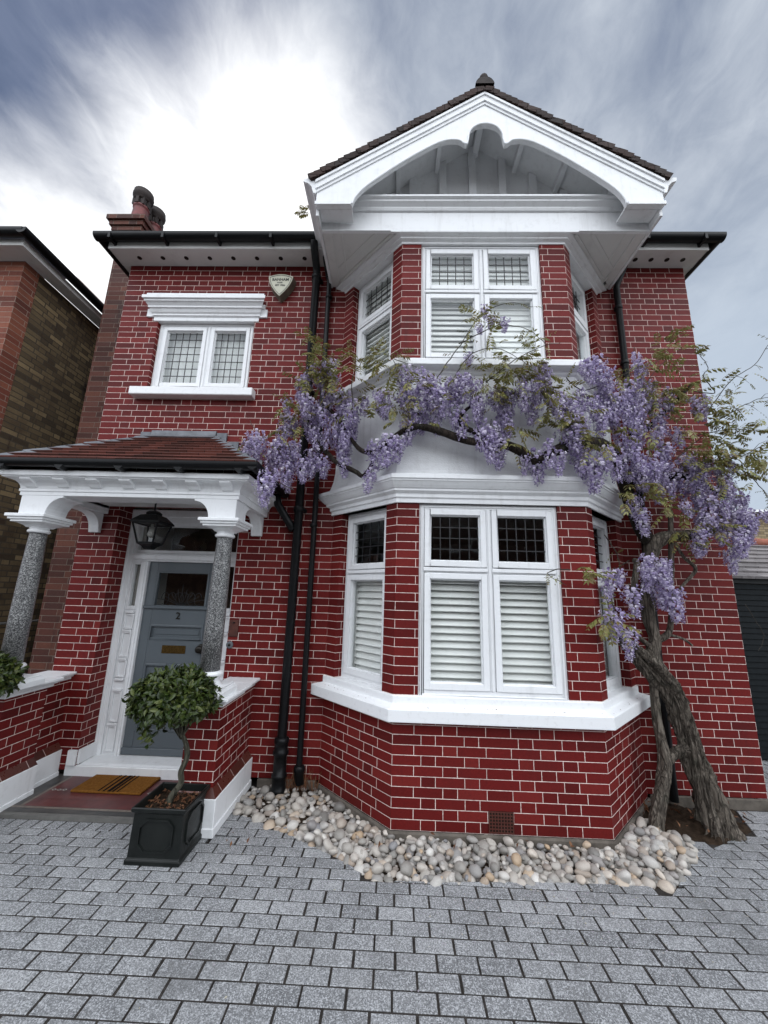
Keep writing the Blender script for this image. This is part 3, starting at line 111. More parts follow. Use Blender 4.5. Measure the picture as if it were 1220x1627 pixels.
# ------------------------------------------------------------------ materials
class NT:
    def __init__(s,name):
        s.mat=bpy.data.materials.new(name); s.mat.use_nodes=True; s.nt=s.mat.node_tree; s.N=s.nt.nodes; s.L=s.nt.links
        s.b=s.N['Principled BSDF']
    def n(s,t,**k):
        x=s.N.new(t)
        for a,b in k.items(): setattr(x,a,b)
        return x
    def set(s,sock,v):
        if hasattr(v,'is_output'): s.L.new(v,sock)
        else: sock.default_value=v
    def m(s,op,a,b=None,c=None):
        x=s.n('ShaderNodeMath',operation=op); s.set(x.inputs[0],a)
        if b is not None: s.set(x.inputs[1],b)
        if c is not None: s.set(x.inputs[2],c)
        return x.outputs[0]
    def noise(s,vec,scale,detail=4,rough=.55,dist=0,out=0):
        x=s.n('ShaderNodeTexNoise'); s.set(x.inputs['Vector'],vec); x.inputs['Scale'].default_value=scale; x.inputs['Detail'].default_value=detail; x.inputs['Roughness'].default_value=rough; x.inputs['Distortion'].default_value=dist
        return x.outputs[out]
    def ramp(s,f,stops,interp='LINEAR'):
        x=s.n('ShaderNodeValToRGB'); s.set(x.inputs[0],f); cr=x.color_ramp; cr.interpolation=interp
        while len(cr.elements)<len(stops): cr.elements.new(.5)
        for e,(p,c) in zip(cr.elements,stops): e.position=p; e.color=tuple(c)+(1,) if len(c)==3 else c
        return x.outputs[0]
    def mix(s,f,a,b,mode='MIX'):
        x=s.n('ShaderNodeMix',data_type='RGBA',blend_type=mode); s.set(x.inputs[0],f)
        for i,v in ((6,a),(7,b)):
            if isinstance(v,tuple) and len(v)==3: v=v+(1,)
            s.set(x.inputs[i],v)
        return x.outputs[2]
    def mr(s,f,a,b,c=0,d=1,smooth=True):
        x=s.n('ShaderNodeMapRange',interpolation_type='SMOOTHSTEP' if smooth else 'LINEAR'); s.set(x.inputs[0],f)
        for i,v in enumerate((a,b,c,d)): x.inputs[1+i].default_value=v
        return x.outputs[0]
    def pos(s): return s.n('ShaderNodeNewGeometry').outputs['Position']
    def uv(s): return s.n('ShaderNodeUVMap',uv_map='UVMap').outputs[0]
    def wn(s,vec,out=1):
        x=s.n('ShaderNodeTexWhiteNoise',noise_dimensions='3D'); s.set(x.inputs['Vector'],vec); return x.outputs[out if out else 0]
    def xyz(s,v):
        x=s.n('ShaderNodeSeparateXYZ'); s.set(x.inputs[0],v); return x.outputs
    def cmb(s,a,b,c=0.):
        x=s.n('ShaderNodeCombineXYZ'); s.set(x.inputs[0],a); s.set(x.inputs[1],b); s.set(x.inputs[2],c); return x.outputs[0]
    def scale(s,v,k):
        x=s.n('ShaderNodeVectorMath',operation='MULTIPLY'); s.set(x.inputs[0],v); x.inputs[1].default_value=k; return x.outputs[0]
    def bump(s,h,st=.3,d=.01):
        x=s.n('ShaderNodeBump'); s.set(x.inputs['Height'],h); x.inputs['Strength'].default_value=st; x.inputs['Distance'].default_value=d
        s.L.new(x.outputs[0],s.b.inputs['Normal']); return x
    def out(s,col=None,rough=None,spec=None,metal=None):
        if col is not None: s.set(s.b.inputs['Base Color'],col if not isinstance(col,tuple) or len(col)==4 else col+(1,))
        if rough is not None: s.set(s.b.inputs['Roughness'],rough)
        if spec is not None: s.set(s.b.inputs['Specular IOR Level'],spec)
        if metal is not None: s.set(s.b.inputs['Metallic'],metal)
        return s.mat
def mat_brick(name,stops,mortar,P=.331,C=.0715,j=.0052,rough=.3,dirt=.25,kind='flemish',seed=0.,bumpd=.004,z0=.05,spec=.5):
    t=NT(name); u,v,_=t.xyz(t.uv()); v=t.m('SUBTRACT',v,z0)
    rv=t.m('DIVIDE',v,C); row=t.m('FLOOR',rv); fv=t.m('SUBTRACT',rv,row); par=t.m('FLOORED_MODULO',row,2.)
    if kind=='flemish':
        uB=t.m('ABSOLUTE',t.m('SUBTRACT',u,P/2)); uu=t.m('ADD',t.m('MULTIPLY',par,uB),t.m('MULTIPLY',t.m('SUBTRACT',1.,par),u))
        q=t.m('DIVIDE',uu,P); cell=t.m('FLOOR',q); fu=t.m('SUBTRACT',q,cell)
        du=t.m('MINIMUM',t.m('MINIMUM',fu,t.m('SUBTRACT',1.,fu)),t.m('ABSOLUTE',t.m('SUBTRACT',fu,2/3)))
        idx=t.m('ADD',t.m('MULTIPLY',cell,2.),t.m('GREATER_THAN',fu,2/3))
    else:
        q=t.m('ADD',t.m('DIVIDE',u,P),t.m('MULTIPLY',par,.5)); cell=t.m('FLOOR',q); fu=t.m('SUBTRACT',q,cell)
        du=t.m('MINIMUM',fu,t.m('SUBTRACT',1.,fu)); idx=cell
    du=t.m('MULTIPLY',du,P); dv=t.m('MULTIPLY',t.m('MINIMUM',fv,t.m('SUBTRACT',1.,fv)),C)
    d=t.m('MINIMUM',du,dv)
    # hand-laid wobble of the joint edge
    wob=t.m('MULTIPLY',t.m('SUBTRACT',t.noise(t.uv(),38.,3),.5),.0028)
    d=t.m('ADD',d,wob)
    mask=t.mr(d,j*.5-.0006,j*.5+.0006)
    rnd=t.wn(t.cmb(idx,row,seed),0); rnd2=t.wn(t.cmb(idx,row,seed+7.3),0)
    col=t.ramp(rnd,stops)
    pos=t.pos()
    big=t.noise(pos,1.3,5,.6); fine=t.noise(pos,55.,4,.6)
    col=t.mix(t.m('MULTIPLY',t.mr(fine,.35,.75),.35),col,t.mix(.5,col,(.02,.006,.006)))
    col=t.mix(t.m('MULTIPLY',t.mr(big,.45,.75),dirt),col,(.028,.014,.012))
    stk=t.noise(t.scale(pos,(7,7,.9)),1.,5,.65)
    col=t.mix(t.m('MULTIPLY',t.mr(stk,.55,.78),dirt*1.3),col,(.02,.010,.009))
    mort=t.mix(t.mr(t.noise(pos,6.,5,.65),.35,.8),mortar,tuple(c*.65 for c in mortar))
    mort=t.mix(t.m('MULTIPLY',t.mr(t.noise(pos,2.2,4,.6),.5,.75),.35),mort,tuple(c*.3 for c in mortar))
    col=t.mix(mask,mort,col)
    r=t.m('ADD',t.m('MULTIPLY',t.m('SUBTRACT',fine,.5),.25),t.m('ADD',rough,t.m('MULTIPLY',rnd2,.12)))
    r=t.m('ADD',r,t.m('MULTIPLY',t.m('SUBTRACT',1.,mask),.4))
    hgt=t.m('ADD',t.m('MULTIPLY',mask,.8),t.m('ADD',t.m('MULTIPLY',fine,.35),t.m('MULTIPLY',rnd2,.3)))
    t.bump(hgt,.45,bumpd)
    return t.out(col,r,spec)
def mat_paint(name,c,rough=.38,dirt=.12,dirtc=(.25,.24,.22),bs=.08,ns=9.,bscale=120.,streak=.0):
    t=NT(name); p=t.pos()
    n=t.noise(p,ns,6,.65); n2=t.noise(t.scale(p,(14,14,1.6)),1.,4,.6)
    col=t.mix(t.m('MULTIPLY',t.mr(n,.5,.8),dirt),c,dirtc)
    if streak: col=t.mix(t.m('MULTIPLY',t.mr(n2,.52,.75),streak),col,dirtc)
    t.bump(t.noise(p,bscale,3,.6),bs,.004)
    return t.out(col,t.m('ADD',rough-.1,t.m('MULTIPLY',n,.2)))
def mat_simple(name,c,rough=.5,metal=0.,var=.25,ns=20.,bs=.1,spec=.5,c2=None):
    t=NT(name); p=t.pos(); n=t.noise(p,ns,5,.6)
    col=t.mix(t.mr(n,.3,.7),c,c2 if c2 else tuple(x*(1-var) for x in c))
    if bs: t.bump(t.noise(p,ns*6,4,.6),bs,.004)
    return t.out(col,t.m('ADD',rough-.08,t.m('MULTIPLY',n,.16)),spec,metal)
def hexl(h,k=1.):
    r=[int(h[i:i+2],16)/255 for i in (0,2,4)]
    return tuple((x/12.92 if x<=.04045 else ((x+.055)/1.055)**2.4)*k for x in r)
M={}
RED=[(0,(.088,.0094,.0092)),(.2,(.116,.0108,.0104)),(.5,(.131,.0120,.0114)),(.85,(.148,.0140,.0130)),(1,(.176,.0200,.0175))]
M['brick']=mat_brick('glazed_red_brick',RED,(.84,.69,.63),rough=.42,spec=.12,j=.0045)
M['brick_plain']=mat_brick('red_stock_brick',[(0,(.045,.012,.007)),(.5,(.085,.022,.013)),(1,(.13,.042,.024))],(.20,.16,.13),rough=.75,dirt=.5,seed=3.,bumpd=.008)
M['brick_orange']=mat_brick('orange_red_brick',[(0,(.11,.026,.014)),(.5,(.17,.042,.022)),(1,(.24,.075,.04))],(.33,.27,.22),rough=.75,dirt=.4,seed=4.,bumpd=.008)
M['brick_yellow']=mat_brick('weathered_stock_brick',[(0,(.06,.044,.028)),(.3,(.115,.082,.047)),(.6,(.155,.112,.062)),(.85,(.195,.14,.076)),(1,(.27,.195,.105))],(.07,.056,.042),P=.305,C=.066,j=.013,rough=.85,dirt=.75,seed=9.,bumpd=.012,spec=.2)
M['brick_buff']=mat_brick('buff_brick',[(0,(.20,.15,.08)),(.5,(.33,.25,.14)),(1,(.42,.33,.2))],(.12,.10,.08),j=.012,rough=.85,dirt=.3,seed=5.)
M['white']=mat_paint('white_paint',(.80,.81,.82),dirt=.2,streak=.16,dirtc=(.30,.285,.26),ns=14.)
M['shaded_soffit']=mat_paint('shaded_soffit_paint',(.66,.66,.64),dirt=.25,ns=5.)  # white paint greyed, with the shade of the undersides put into its colour
M['stucco']=mat_paint('white_roughcast',(.70,.71,.72),rough=.7,dirt=.3,bs=.9,bscale=90.,ns=6.,streak=.2,dirtc=(.3,.29,.28))
M['sill']=mat_paint('white_sill_paint',(.82,.83,.84),dirt=.22,ns=30.,dirtc=(.3,.28,.25))
M['shutter']=mat_paint('shutter_white',(.80,.81,.79),rough=.45,dirt=.03)
M['black']=mat_simple('black_iron_paint',(.007,.0075,.0085),.4,var=.4,bs=.15,spec=.22)
M['gutter']=mat_simple('black_gutter',(.006,.0065,.0075),.38,var=.3,bs=.05,spec=.2)
M['lead']=mat_simple('lead_sheet',(.17,.18,.20),.55,metal=.2,var=.4,ns=9.)
M['came']=mat_simple('lead_came',(.014,.015,.017),.5,var=.3,bs=0)
M['door']=mat_paint('grey_door_paint',(.098,.115,.128),rough=.33,dirt=.1,dirtc=(.05,.06,.065),bs=.03)
M['brass']=mat_simple('aged_brass',(.17,.10,.03),.32,metal=.9,var=.5,ns=60.)
M['iron']=mat_simple('dark_bronze',(.03,.026,.022),.35,metal=.7,var=.4)
M['concrete']=mat_simple('concrete_footing',(.15,.13,.11),.9,var=.5,ns=8.,bs=.5,spec=.2)
M['timber']=mat_simple('weathered_timber',(.05,.03,.014),.8,var=.6,ns=12.,bs=.4)
M['rust_timber']=mat_simple('red_brown_brick_strip',(.09,.022,.012),.7,var=.5,ns=12.,bs=.3)
M['interior']=mat_simple('room_plaster',(.35,.34,.32),.9,var=.1,bs=0)
M['floorboards']=mat_simple('room_floor',(.12,.07,.04),.6,var=.3)
M['blind']=mat_paint('pale_blind',(.68,.69,.68),rough=.8,dirt=.15,bs=.2,bscale=60.)
def mk_glass():
    t=NT('window_glass'); N=t.N; N.remove(t.b)
    g=t.n('ShaderNodeBsdfGlossy'); g.inputs['Roughness'].default_value=.015; g.inputs['Color'].default_value=(.9,.94,.97,1)
    tr=t.n('ShaderNodeBsdfTransparent'); tr.inputs['Color'].default_value=(.985,.99,.985,1)
    lw=t.n('ShaderNodeFresnel'); lw.inputs['IOR'].default_value=1.5
    b=t.n('ShaderNodeBump'); b.inputs['Strength'].default_value=.05; b.inputs['Distance'].default_value=.02
    t.L.new(t.noise(t.pos(),5.,2),b.inputs['Height']); t.L.new(b.outputs[0],g.inputs['Normal'])
    mx=t.n('ShaderNodeMixShader'); bf=t.n('ShaderNodeNewGeometry').outputs['Backfacing']; t.L.new(t.m('MULTIPLY',t.m('MULTIPLY',lw.outputs[0],1.25),t.m('SUBTRACT',1.,bf)),mx.inputs[0]); t.L.new(tr.outputs[0],mx.inputs[1]); t.L.new(g.outputs[0],mx.inputs[2])
    t.L.new(mx.outputs[0],N['Material Output'].inputs[0]); return t.mat
M['glass']=mk_glass()
def mk_tile(name,c0,c1,C=.1,P=.165):
    return mat_brick(name,[(0,c0),(1,c1)],(.012,.007,.006),P=P,C=C,j=.005,rough=.7,dirt=.5,kind='running',bumpd=.006,z0=0.,spec=.3)
M['tile']=mk_tile('clay_roof_tile',(.055,.018,.012),(.15,.045,.032))
M['tile_dark']=mk_tile('dark_clay_tile',(.018,.012,.010),(.05,.026,.020))
M['tile_grey']=mk_tile('pale_slate_tile',(.14,.13,.13),(.27,.25,.25))
def mk_granite():
    t=NT('grey_granite'); p=t.pos()
    v=t.n('ShaderNodeTexVoronoi'); t.set(v.inputs['Vector'],p); v.inputs['Scale'].default_value=170.
    r=t.wn(v.outputs['Color'],0)
    col=t.ramp(r,[(0,(.018,.018,.02)),(.35,(.07,.07,.072)),(.7,(.17,.17,.17)),(1,(.40,.40,.39))])
    col=t.mix(t.m('MULTIPLY',t.mr(t.noise(p,4.,4),.4,.7),.35),col,(.08,.08,.08))
    return t.out(col,.38)
M['granite']=mk_granite()
def mk_paver():
    t=NT('granite_sett'); u=t.uv(); p=t.pos(); sx=t.xyz(u)
    r=t.wn(t.cmb(sx[0],sx[1],1.),0); r2=t.wn(t.cmb(sx[0],sx[1],5.),0)
    base=t.ramp(r,[(0,(.15,.154,.158)),(.3,(.205,.209,.214)),(.75,(.245,.249,.254)),(1,(.32,.323,.327))])
    v=t.n('ShaderNodeTexVoronoi'); t.set(v.inputs['Vector'],p); v.inputs['Scale'].default_value=210.
    sp=t.wn(v.outputs['Color'],0)
    col=t.mix(t.m('MULTIPLY',t.mr(sp,.5,1.),.65),base,(.60,.61,.63))
    col=t.mix(t.m('MULTIPLY',t.mr(sp,.42,.0),.6),col,(.06,.063,.07))
    col=t.mix(t.m('MULTIPLY',t.mr(t.noise(p,1.7,6,.65),.48,.72),.55),col,(.11,.112,.112))
    col=t.mix(t.m('MULTIPLY',t.mr(t.noise(p,6.5,5,.7),.60,.74),.45),col,(.085,.08,.07))
    col=t.mix(t.m('MULTIPLY',t.mr(t.noise(p,3.1,6,.7,out=0),.56,.75),.35),col,(.42,.425,.43))
    fine=t.noise(p,130.,4,.7)
    t.bump(t.m('ADD',fine,t.m('MULTIPLY',t.noise(p,22.,3),.8)),.55,.006)
    return t.out(col,t.m('ADD',.4,t.m('MULTIPLY',fine,.3)),.5)
M['paver']=mk_paver()
M['joint']=mat_simple('joint_sand',(.050,.044,.040),.95,var=.5,ns=25.,bs=.4,spec=.1)
M['soil']=mat_simple('dark_soil',(.018,.012,.008),.95,c2=(.045,.03,.02),ns=30.,bs=1.,spec=.1)
def mk_pebble():
    t=NT('river_pebble'); oi=t.n('ShaderNodeObjectInfo').outputs['Random']; tc=t.n('ShaderNodeTexCoord').outputs['Object']
    sx=t.xyz(t.uv()); rr=t.m('FRACT',t.m('ADD',oi,sx[0]))
    col=t.ramp(rr,[(0,(.19,.18,.165)),(.15,(.34,.315,.285)),(.34,(.47,.43,.38)),(.46,(.26,.25,.24)),(.6,(.55,.52,.48)),(.74,(.40,.34,.285)),(.82,(.23,.23,.24)),(.94,(.44,.32,.21)),(1,(.64,.615,.575))])
    n=t.noise(tc,18.,5,.6,.8); n2=t.noise(tc,60.,4,.6)
    col=t.mix(t.m('MULTIPLY',t.mr(n,.42,.7),.45),col,t.mix(.6,col,(.06,.05,.045)))
    col=t.mix(t.m('MULTIPLY',t.mr(n2,.55,.8),.3),col,(.5,.48,.45))
    t.bump(n2,.15,.004); return t.out(col,.55,.4)
M['pebble']=mk_pebble()
def mk_bark(name,a,b,c):
    t=NT(name); p=t.pos(); q=t.scale(p,(30,30,6))
    n=t.noise(q,1.,8,.7,1.2); n2=t.noise(p,9.,4,.6)
    col=t.ramp(n,[(.25,a),(.5,b),(.75,c)]); col=t.mix(t.m('MULTIPLY',t.mr(n2,.5,.75),.5),col,(.055,.062,.045))
    v=t.n('ShaderNodeTexVoronoi',feature='DISTANCE_TO_EDGE'); t.set(v.inputs['Vector'],t.scale(t.mix(.04,p,t.n('ShaderNodeTexNoise').outputs['Color']),(30,30,4.5))); v.inputs['Scale'].default_value=1.
    ck=t.mr(v.outputs['Distance'],.0,.13); col=t.mix(t.m('MULTIPLY',t.m('SUBTRACT',1.,ck),.45),col,(.014,.011,.009))
    t.bump(t.m('ADD',n,t.m('MULTIPLY',ck,.6)),1.,.016); return t.out(col,.9,.2)
M['bark']=mk_bark('wisteria_bark',(.018,.015,.012),(.115,.096,.078),(.30,.26,.215))
M['bark_dark']=mk_bark('vine_bark',(.008,.006,.005),(.026,.019,.015),(.055,.043,.035))
M['bark_smooth']=mk_bark('smooth_bark',(.045,.042,.032),(.085,.08,.06),(.12,.115,.085))
def mk_leaf(name,stops,rough=.5,trans=.25,attr=True,spec=.4):
    t=NT(name); sx=t.xyz(t.uv()); r=t.wn(t.cmb(sx[0],sx[1],2.),0); col=t.ramp(r,stops)
    col=t.mix(t.m('MULTIPLY',t.mr(t.noise(t.pos(),30.,3),.4,.7),.3),col,t.mix(.5,col,(.01,.01,.0)))
    t.out(col,rough,spec)
    tr=t.n('ShaderNodeBsdfTranslucent'); t.L.new(col,tr.inputs[0]); mx=t.n('ShaderNodeMixShader'); mx.inputs[0].default_value=trans
    t.L.new(t.b.outputs[0],mx.inputs[1]); t.L.new(tr.outputs[0],mx.inputs[2]); t.L.new(mx.outputs[0],t.N['Material Output'].inputs[0]); return t.mat
M['wleaf']=mk_leaf('young_wisteria_leaf',[(0,(.12,.062,.022)),(.2,(.18,.14,.042)),(.5,(.225,.215,.062)),(.75,(.16,.18,.045)),(1,(.36,.335,.16))])
M['cleaf']=mk_leaf('camellia_leaf',[(0,(.010,.022,.005)),(.4,(.028,.048,.009)),(.75,(.055,.080,.016)),(1,(.12,.135,.038))],rough=.33,trans=.12,spec=.4)
M['petal']=mk_leaf('wisteria_petal',[(0,(.22,.165,.34)),(.25,(.39,.32,.53)),(.55,(.54,.47,.67)),(.82,(.75,.69,.83)),(1,(.95,.92,.95))],rough=.6,trans=.35,spec=.2)
M['deadleaf']=mk_leaf('dry_leaf',[(0,(.07,.02,.008)),(.5,(.13,.05,.02)),(1,(.20,.10,.05))],rough=.8,trans=.1)
M['litter']=mk_leaf('fallen_petal',[(0,(.28,.24,.30)),(.6,(.5,.46,.5)),(1,(.45,.42,.25))],rough=.8,trans=.2)
M['shoot']=mat_simple('shoot_bark',(.045,.035,.025),.8,var=.4,bs=.2)
M['planter']=mat_simple('black_planter',(.006,.0075,.007),.36,c2=(.011,.013,.012),ns=7.,bs=.2,spec=.3)
M['coir']=mat_simple('coir',(.23,.10,.022),.95,c2=(.15,.062,.014),ns=60.,bs=1.,spec=.05)
M['coir_black']=mat_simple('black_coir',(.014,.011,.01),.95,var=.4,ns=60.,bs=1.,spec=.05)
M['floor_red']=mat_simple('red_quarry_tile',(.135,.036,.033),.4,c2=(.085,.03,.03),ns=6.,bs=.12)
M['floor_dark']=mat_simple('charcoal_tile',(.045,.045,.045),.45,c2=(.08,.075,.07),ns=9.,bs=.12)
M['floor_buff']=mat_simple('buff_tile',(.20,.165,.14),.5,ns=9.,bs=.12)
M['floor_white']=mat_simple('pale_tile',(.42,.40,.37),.45,ns=9.,bs=.1)
M['stone']=mat_simple('threshold_stone',(.15,.145,.135),.8,ns=14.,bs=.4)
M['plinthbrick']=mat_brick('brown_plinth_brick',[(0,(.06,.016,.012)),(.5,(.10,.028,.02)),(1,(.15,.05,.036))],(.55,.42,.38),P=.235,C=9.,j=.005,rough=.3,kind='running',z0=-4.5)
M['cream']=mat_simple('cream_plastic',(.55,.54,.42),.4,ns=15.,bs=0,var=.12)
M['cream_dark']=mat_simple('weathered_plastic',(.17,.155,.115),.5,ns=15.,bs=0,var=.3)
M['ink']=mat_simple('dark_green_ink',(.012,.018,.014),.5,bs=0)
M['pot']=mat_simple('red_clay_pot',(.17,.026,.024),.6,ns=9.,c2=(.06,.02,.018))
M['sooty']=mat_simple('sooty_clay',(.03,.02,.017),.8,ns=9.,var=.5)
M['garage']=mat_simple('blue_grey_door_paint',(.0055,.008,.010),.6,var=.3,bs=.05,spec=.12)
M['bulb']=mat_simple('frosted_bulb',(.35,.35,.33),.3,bs=0,var=.05)
M['terracotta']=mat_simple('ridge_terracotta',(.30,.09,.05),.7,ns=8.)
M['ground']=mat_simple('ground_earth',(.10,.10,.095),.9,ns=3.,var=.3)
# ------------------------------------------------------------------ the house
house=thing('house','red brick double-fronted villa with white two-storey bay, gable and pillared porch','house',(0,3.93,0))
YW=3.93
FW=frame((0,YW,0),(1,0,0),(0,-1,0))
FF=frame((.02,3.27,0),(1,0,0),(0,-1,0)); LF=1.625
FL=frame((-.64,3.93,0),(1,-1,0),(-1,-1,0)); LS=.9334
FR=frame((1.645,3.27,0),(1,1,0),(1,-1,0))
def panel(mb,F,s0,s1,z0,z1,ops=(),anchors=None,rev=.11,m=0,revm=None):
    anchors=anchors or [s0]
    sb={s0,s1}; zb={z0,z1}
    for a,b,c,d in ops: sb|={a,b}; zb|={c,d}
    an=sorted(anchors)
    for a,b in zip(an,an[1:]): sb.add((a+b)/2)
    sb=sorted(x for x in sb if s0-1e-6<=x<=s1+1e-6); zb=sorted(x for x in zb if z0-1e-6<=x<=z1+1e-6)
    for a,b in zip(sb,sb[1:]):
        mid=(a+b)/2; A=min(an,key=lambda k:abs(k-mid))
        for c,d in zip(zb,zb[1:]):
            if any(o[0]-1e-6<=a and b<=o[1]+1e-6 and o[2]-1e-6<=c and d<=o[3]+1e-6 for o in ops): continue
            mb.face([F(a,0,c),F(b,0,c),F(b,0,d),F(a,0,d)],uv=[(abs(a-A),c),(abs(b-A),c),(abs(b-A),d),(abs(a-A),d)],m=m)
    rm=m if revm is None else revm
    for a,b,c,d in ops:
        for s,sg in ((a,1),(b,-1)):
            q=[F(s,0,c),F(s,0,d),F(s,-rev,d),F(s,-rev,c)]; uv=[(0.11,c),(.11,d),(.11+rev,d),(.11+rev,c)]
            if sg<0: q=q[::-1]; uv=uv[::-1]
            mb.face(q,uv=uv,m=rm)
        mb.face([F(a,0,d),F(b,0,d),F(b,-rev,d),F(a,-rev,d)],m=rm); mb.face([F(a,-rev,c),F(b,-rev,c),F(b,0,c),F(a,0,c)],m=rm)
# main front wall
mb=MB()
panel(mb,FW,-3.315,-.64,.075,5.63,[(-2.86,-1.70,3.96,4.86),(-2.92,-1.62,.075,2.62)],[-3.315,-.70],rev=.22)
mb.build('front_wall',M['brick'],house,recalc=False)
mb=MB(); panel(mb,FW,2.305,3.35,.075,5.63,[],[3.35,2.305-5]); mb.build('front_wall',M['brick'],house,recalc=False)
mb=MB(); FS=frame((3.35,3.93,0),(0,1,0),(1,0,0)); panel(mb,FS,0,6,.075,5.63); 
FS2=frame((-3.315,9.93,0),(0,-1,0),(-1,0,0)); panel(mb,FS2,0,6,.075,5.63)
FB=frame((3.35,9.93,0),(-1,0,0),(0,1,0)); panel(mb,FB,0,6.665,.075,5.63)
mb.build('side_wall',M['brick_plain'],house,recalc=False)
# footing
mb=MB(); mb.box(-1.2,-.66,3.905,3.93,0,.0745); mb.box(2.32,3.36,3.905,3.93,-.05,.0745)
def bayoff(o): return [(-.64-o*1.4142,3.93),(.02-.4142*o,3.27-o),(1.645+.4142*o,3.27-o),(2.305+1.4142*o,3.93)]
def sweep(mb,prof,m=0,close=False,caps=True,sm=False):
    cols=[[ (bayoff(o)[k][0],bayoff(o)[k][1],z) for o,z in prof] for k in range(4)]
    if close: cols=[c+[c[0]] for c in cols]
    mb.grid(cols,m,sm=sm)
    if caps and close:
        mb.face(cols[0][:-1],m=m); mb.face(cols[-1][:-1][::-1],m=m)
sweep(mb,[(0,-.05),(.028,-.05),(.024,.045),(0,.052)],close=True)
mb.build('footing',M['concrete'],house,bev=.008)
# bay brickwork
mb=MB()
for F,L in ((FL,LS),(FF,LF),(FR,LS)): panel(mb,F,0,L,.05,.81,[],[0,L])
mb.build('bay_base_wall',M['brick'],house,recalc=False)
fo=(.193,1.38); lo=(.15,.80); ro=(LS-.80,LS-.15)
mb=MB()
for F,L,o in ((FL,LS,lo),(FF,LF,fo),(FR,LS,ro)): panel(mb,F,0,L,.972,2.535,[(o[0],o[1],.972,2.535)],[0,L],rev=.1)
mb.build('bay_pier_wall',M['brick'],house,recalc=False)
mb=MB()
for F,L,o in ((FL,LS,lo),(FF,LF,fo),(FR,LS,ro)): panel(mb,F,0,L,3.92,5.31,[(o[0],o[1],3.92,5.31)],[0,L],rev=.1)
mb.build('bay_pier_wall',M['brick'],house,recalc=False)
mb=MB(); sweep(mb,[(-.2,.80),(.085,.80),(.088,.806),(.088,.888),(.084,.895),(.012,.917),(.012,.972),(.006,.977),(-.2,.977)],close=True)
mb.build('bay_sill',M['sill'],house,bev=.004)
mb=MB(); sweep(mb,[(-.12,2.535),(.016,2.535),(.016,2.572),(.030,2.582),(.030,2.612),(.052,2.628),(.060,2.634),(.060,2.652),(.072,2.657),(.088,2.676),(.108,2.705),(.116,2.71),(.116,2.722),(.128,2.726),(.128,2.762),(.03,2.80),(-.12,2.80)],close=True)
mb.build('bay_cornice',M['white'],house,bev=.002)
mb=MB()
rows=[]
prof=[(.045,2.79),(.03,2.83),(.014,2.90),(.004,3.0),(0,3.2),(0,3.45),(0,3.7),(.0,3.80)]
sweep(mb,prof,caps=False,sm=False)
mb.build('bay_apron',M['stucco'],house)
mb=MB(); sweep(mb,[(-.2,3.77),(.0,3.77),(.02,3.785),(.03,3.81),(.06,3.822),(.095,3.825),(.098,3.83),(.098,3.885),(.094,3.89),(.012,3.912),(.012,3.935),(-.2,3.935)],close=True)
mb.build('bay_sill',M['sill'],house,bev=.003)
mb=MB(); sweep(mb,[(-.12,5.245),(.010,5.245),(.012,5.262),(.03,5.270),(.045,5.276),(.047,5.288),(.07,5.296),(.088,5.305),(.09,5.325),(.05,5.345),(-.12,5.34)],close=True)
mb.build('bay_head_moulding',M['white'],house,bev=.002)
# room shells
mb=MB(); mb.box(-3.30,3.33,4.16,9.9,2.70,2.82); 
mb.box(-.9,2.4,3.94,4.16,2.70,2.82); mb.box(-3.30,3.33,4.2,9.9,5.5,5.6); mb.box(-.98,-.9,4.2,9.9,.1,5.5)
mb.box(-3.30,3.33,7.2,7.3,.1,5.5)
mb.face([(-.6,3.93,2.78),(.02,3.3,2.78),(1.64,3.3,2.78),(2.28,3.93,2.78)]); 
mb.build('room_shell',M['interior'],house)
mb=MB(); mb.box(-3.30,3.33,4.3,9.9,.05,.115); mb.build('room_floor',M['floorboards'],house)
# ------------------------------------------------------------------ windows
def ring(mb,F,s0,s1,z0,z1,w,d0,d1,m=0,bot=None):
    b=bot or w
    mb.lbox(F,s0,s0+w,d0,d1,z0,z1,m); mb.lbox(F,s1-w,s1,d0,d1,z0,z1,m)
    mb.lbox(F,s0+w,s1-w,d0,d1,z0,z0+b,m); mb.lbox(F,s0+w,s1-w,d0,d1,z1-w,z1,m)
def slats(F,s0,s1,z0,z1,d,tilt,pitch,parent,w=.066,rail=.045,name='shutter'):
    mb=MB(); st=.035
    ring(mb,F,s0,s1,z0,z1,st,d-.028,d,bot=rail)
    n=max(1,int((z1-z0-2*rail)/pitch)); p=(z1-z0-2*rail)/n
    for i in range(n):
        zc=z0+rail+p*(i+.5); tl=tilt+random.uniform(-.02,.02); a=math.cos(tl)*w/2; h=math.sin(tl)*w/2; e=.005
        # outer edge low
        P=[(d-.014+a,zc-h),(d-.014-a,zc+h)]
        nx,nz=math.sin(tl)*e,math.cos(tl)*e
        q=[(P[0][0]-nx,P[0][1]-nz),(P[1][0]-nx,P[1][1]-nz),(P[1][0]+nx,P[1][1]+nz),(P[0][0]+nx,P[0][1]+nz)]
        mb.prism(q,lambda u,v:F(s0+st+.001,u,v),lambda u,v:F(s1-st-.001,u,v))
    return mb.build(name,M['shutter'],parent)
